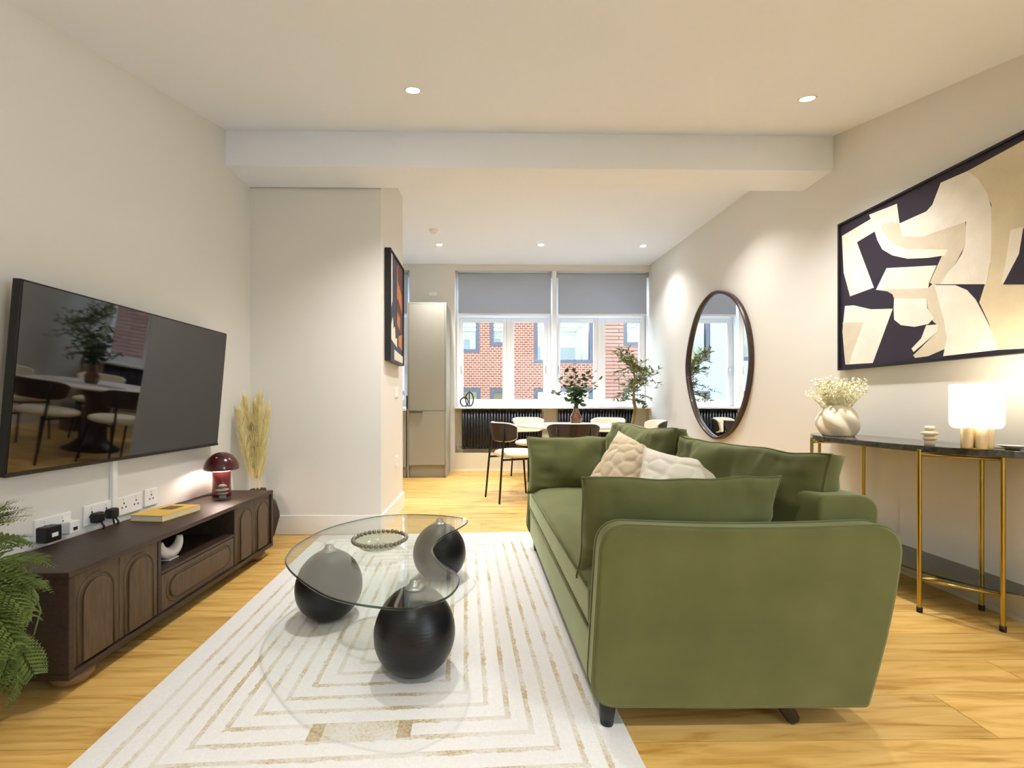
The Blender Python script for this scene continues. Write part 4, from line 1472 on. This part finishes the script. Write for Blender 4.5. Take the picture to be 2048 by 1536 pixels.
def make_chair():
    r = root('dining_chair', (0, 0, 0), 0, '', 'dining chair', 'dining chairs around the white table')
    # seat (front is +y)
    prof = [(.001, .425), (.19, .425), (.222, .435), (.232, .452), (.225, .472), (.19, .486), (.001, .490)]
    MB().lathe(prof, 36, cap=False, fn=lambda rr, z, a: rr * (1 + .06 * math.cos(2 * a) ** 2 * 0)).obj('seat', CREAM_F, r, True)
    # curved back: dark veneer shell outside, cream padding inside
    def band(r0, r1, z0, z1, half, n=22, dz=.0):
        v, f = [], []
        for k in range(n + 1):
            a = -PI / 2 - half + 2 * half * k / n
            e = 1 - (abs(2 * k / n - 1)) ** 6 * .42
            zm = (z0 + z1) / 2
            for (rr, zz, fl) in ((r0, z0, -.012), (r1, z0, -.012), (r1, z1, .02), (r0, z1, .02)):
                z = zm + (zz - zm) * e
                rr2 = rr + fl
                v.append((rr2 * math.cos(a), rr2 * math.sin(a), z))
        for k in range(n):
            for q in range(4):
                q2 = (q + 1) % 4
                f.append((k * 4 + q, k * 4 + q2, k * 4 + 4 + q2, k * 4 + 4 + q))
        f.append((0, 1, 2, 3)); f.append(tuple(n * 4 + q for q in (3, 2, 1, 0)))
        return MB().add(v, f)
    band(.245, .258, .585, .762, 1.12).obj('back_shell', DARKVENEER, r, bevel=.004)
    band(.212, .2445, .578, .770, 1.15).obj('back_pad', CREAM_F, r, bevel=.014, seg=3)
    for s in (-1, 1):
        a = -PI / 2 + s * .62
        bx, by = math.cos(a), math.sin(a)
        MB().tube([(bx * .30, by * .33, 0), (bx * .275, by * .29, .40), (bx * .266, by * .266, .60), (bx * .270, by * .270, .735)], [.010, .011, .010, .008], 8).obj('rear_leg', BLACKMETAL, r, True)
        MB().tube([(s * .19, .20, 0), (s * .165, .155, .415)], [.009, .011], 8).obj('front_leg', BLACKMETAL, r, True)
        MB().tube([(s * .165, .155, .412), (bx * .273, by * .288, .412)], .010, 8).obj('side_rail', BLACKMETAL, r, True)
    MB().tube([(-.16, .15, .412), (.16, .15, .412)], .010, 8).obj('front_rail', BLACKMETAL, r, True)
    return r


ch0 = make_chair()
CH = [(.31, 4.46, math.radians(-68), 'dark-backed cream dining chair standing clear of the sofa end'),
      (.83, 4.28, math.radians(-6), 'dining chair with broad dark back between sofa and white table'),
      (.60, 5.64, math.radians(205), 'cream-faced dining chair in front of the radiator beside the tall cabinet'),
      (1.48, 5.56, math.radians(142), 'cream-faced dining chair between the amber vase and the olive tree'),
      (1.70, 4.86, math.radians(86), 'dark-backed cream dining chair in front of the olive tree pot')]
for k, (x, y, a, lab) in enumerate(CH):
    c = ch0 if k == 0 else copy_tree(ch0)
    c.location = (x, y, 0)
    c.rotation_euler = (0, 0, a)
    c['label'] = lab

tvz = root('amber_vase', (.985, 4.86, TZ), 0, 'brown glazed bottle vase on the white dining table', 'vase')
MB().lathe([(.045, 0), (.055, .008), (.064, .04), (.060, .056), (.066, .066), (.066, .08), (.058, .1), (.04, .13), (.028, .165), (.026, .205), (.021, .205), (.021, .16), (.001, .15)], 36, cap=False).obj('vase_body', AMBERGLASS, tvz, True)
MB().lathe([(.044, -.0), (.045, .002)], 30).obj('foot_ring', AMBERGLASS, tvz, True)
mg = root('magazine', (.74, 4.78, TZ), .25, 'thin grey magazine lying on the white dining table', 'magazine')
MB().box(-.13, .13, -.09, .09, .001, .009).obj('pages', PAGES, mg)
MB().box(-.132, .132, -.092, .092, .009, .0105).obj('cover', mat('magazine_cover', (150, 152, 156), .4), mg)

# eucalyptus in the amber vase
eu = root('eucalyptus_stems', (.985, 4.86, TZ + .16), 0, 'spreading green eucalyptus stems in the brown vase', 'plant')
leaf = MB()
v = [(0, 0, 0)]
for k in range(9):
    a = PI * 2 * k / 9
    v.append((.027 + .027 * math.cos(a), .020 * math.sin(a), .004 * math.cos(2 * a)))
lm = MB().add([(0.027, 0, -.003)] + v[1:], [(0, 1 + k, 1 + (k + 1) % 9) for k in range(9)]).mesh('leaf')
lm.materials.append(LEAF_EUC)
rnd = random.Random(31)
tips = [(-.26, .02, .22), (-.20, -.06, .33), (-.11, .05, .42), (-.05, -.05, .50), (.03, .06, .36), (.10, -.04, .40), (.20, .05, .42), (.24, -.05, .33),
        (-.02, -.02, .46), (.06, .02, .34), (-.08, -.03, .36), (.0, -.06, .24), (.08, -.08, .28),
        (.12, .09, .27), (-.12, -.10, .25), (.02, -.11, .30), (.17, -.09, .22), (-.05, .1, .3)]
for tp in tips:
    A = Vector((0, 0, .0)); Bm = Vector((tp[0] * .22, tp[1] * .22, tp[2] * .55)); Cc = Vector(tp)
    pts = [(A * (1 - u) ** 2 + Bm * 2 * u * (1 - u) + Cc * u * u) for u in [k / 8 for k in range(9)]]
    st = MB().tube(pts, [.003 - .002 * k / 8 for k in range(9)], 5).obj('stem', STEM, eu, True)
    for k in range(9):
        u = .32 + .68 * k / 8
        i = min(int(u * 8), 7)
        p = pts[i].lerp(pts[i + 1], u * 8 - i)
        o = link_mesh('leaf', lm, st, loc=p, rot=(rnd.uniform(-.9, .9), rnd.uniform(-.9, .5), (k % 2) * PI + rnd.uniform(-.9, .9)))
        s = rnd.uniform(1.0, 1.5) * (1.1 - .35 * u)
        o.scale = (s, s, s)

# ================================================================ OLIVE TREE
ot = root('olive_tree', (1.915, 5.80, 0), 0, 'slender olive tree with silvery leaves in front of the corner window', 'plant')
MB().lathe([(.12, 0), (.14, .01), (.165, .30), (.175, .31), (.165, .32), (.15, .31), (.15, .28)], 30).obj('pot', POTGREY, ot, True)
MB().lathe([(.001, .285), (.152, .285)], 24, cap=False).obj('soil', SOIL, ot)
trunk = [(0, 0, .28), (.02, .0, .45), (-.01, 0, .62), (.02, 0, .78), (.045, 0, .88), (.02, 0, .98), (.02, 0, 1.12), (.03, 0, 1.30), (.02, 0, 1.5)]
MB().tube(trunk, [.026, .024, .022, .022, .021, .018, .014, .010, .006], 10).obj('trunk', TRUNK, ot, True)
rnd = random.Random(77)
fol = MB()
for k in range(46):
    z0 = rnd.uniform(1.0, 1.52)
    a = k * 2.399
    rr = rnd.uniform(.24, .40) * math.sin(PI * min(.95, max(.12, (z0 - .9) / .75)))
    rr = max(rr, .14)
    b0 = Vector((.02, 0, z0 - .02))
    up = rnd.uniform(-.16, .26)
    if math.sin(a) > .3 :
        rr *= .9
    b2 = b0 + Vector((min(.29, math.cos(a) * rr), math.sin(a) * rr, up))
    b1 = b0.lerp(b2, .5) + Vector((0, 0, .05))
    pts = [(b0 * (1 - u) ** 2 + b1 * 2 * u * (1 - u) + b2 * u * u) for u in [q / 6 for q in range(7)]]
    MB().tube(pts, [.004 - .003 * q / 6 for q in range(7)], 5).obj('branch', TRUNK, ot, True)
    for q in range(25):
        u = .15 + .85 * q / 24
        i = min(int(u * 6), 5)
        p = pts[i].lerp(pts[i + 1], u * 6 - i)
        an = rnd.uniform(0, 2 * PI)
        d = ((b2 - b0).normalized() * .7 + Vector((math.cos(an), math.sin(an), rnd.uniform(-.5, .7)))).normalized()
        L = rnd.uniform(.055, .085)
        s = d.cross(Vector((rnd.uniform(-1, 1), rnd.uniform(-1, 1), 1))).normalized() * L * .14
        fol.add([p, p + d * L * .45 + s, p + d * L, p + d * L * .45 - s], [(0, 1, 2, 3)])
tag(fol.obj('foliage', LEAF_OLIVE, ot), kind='stuff')
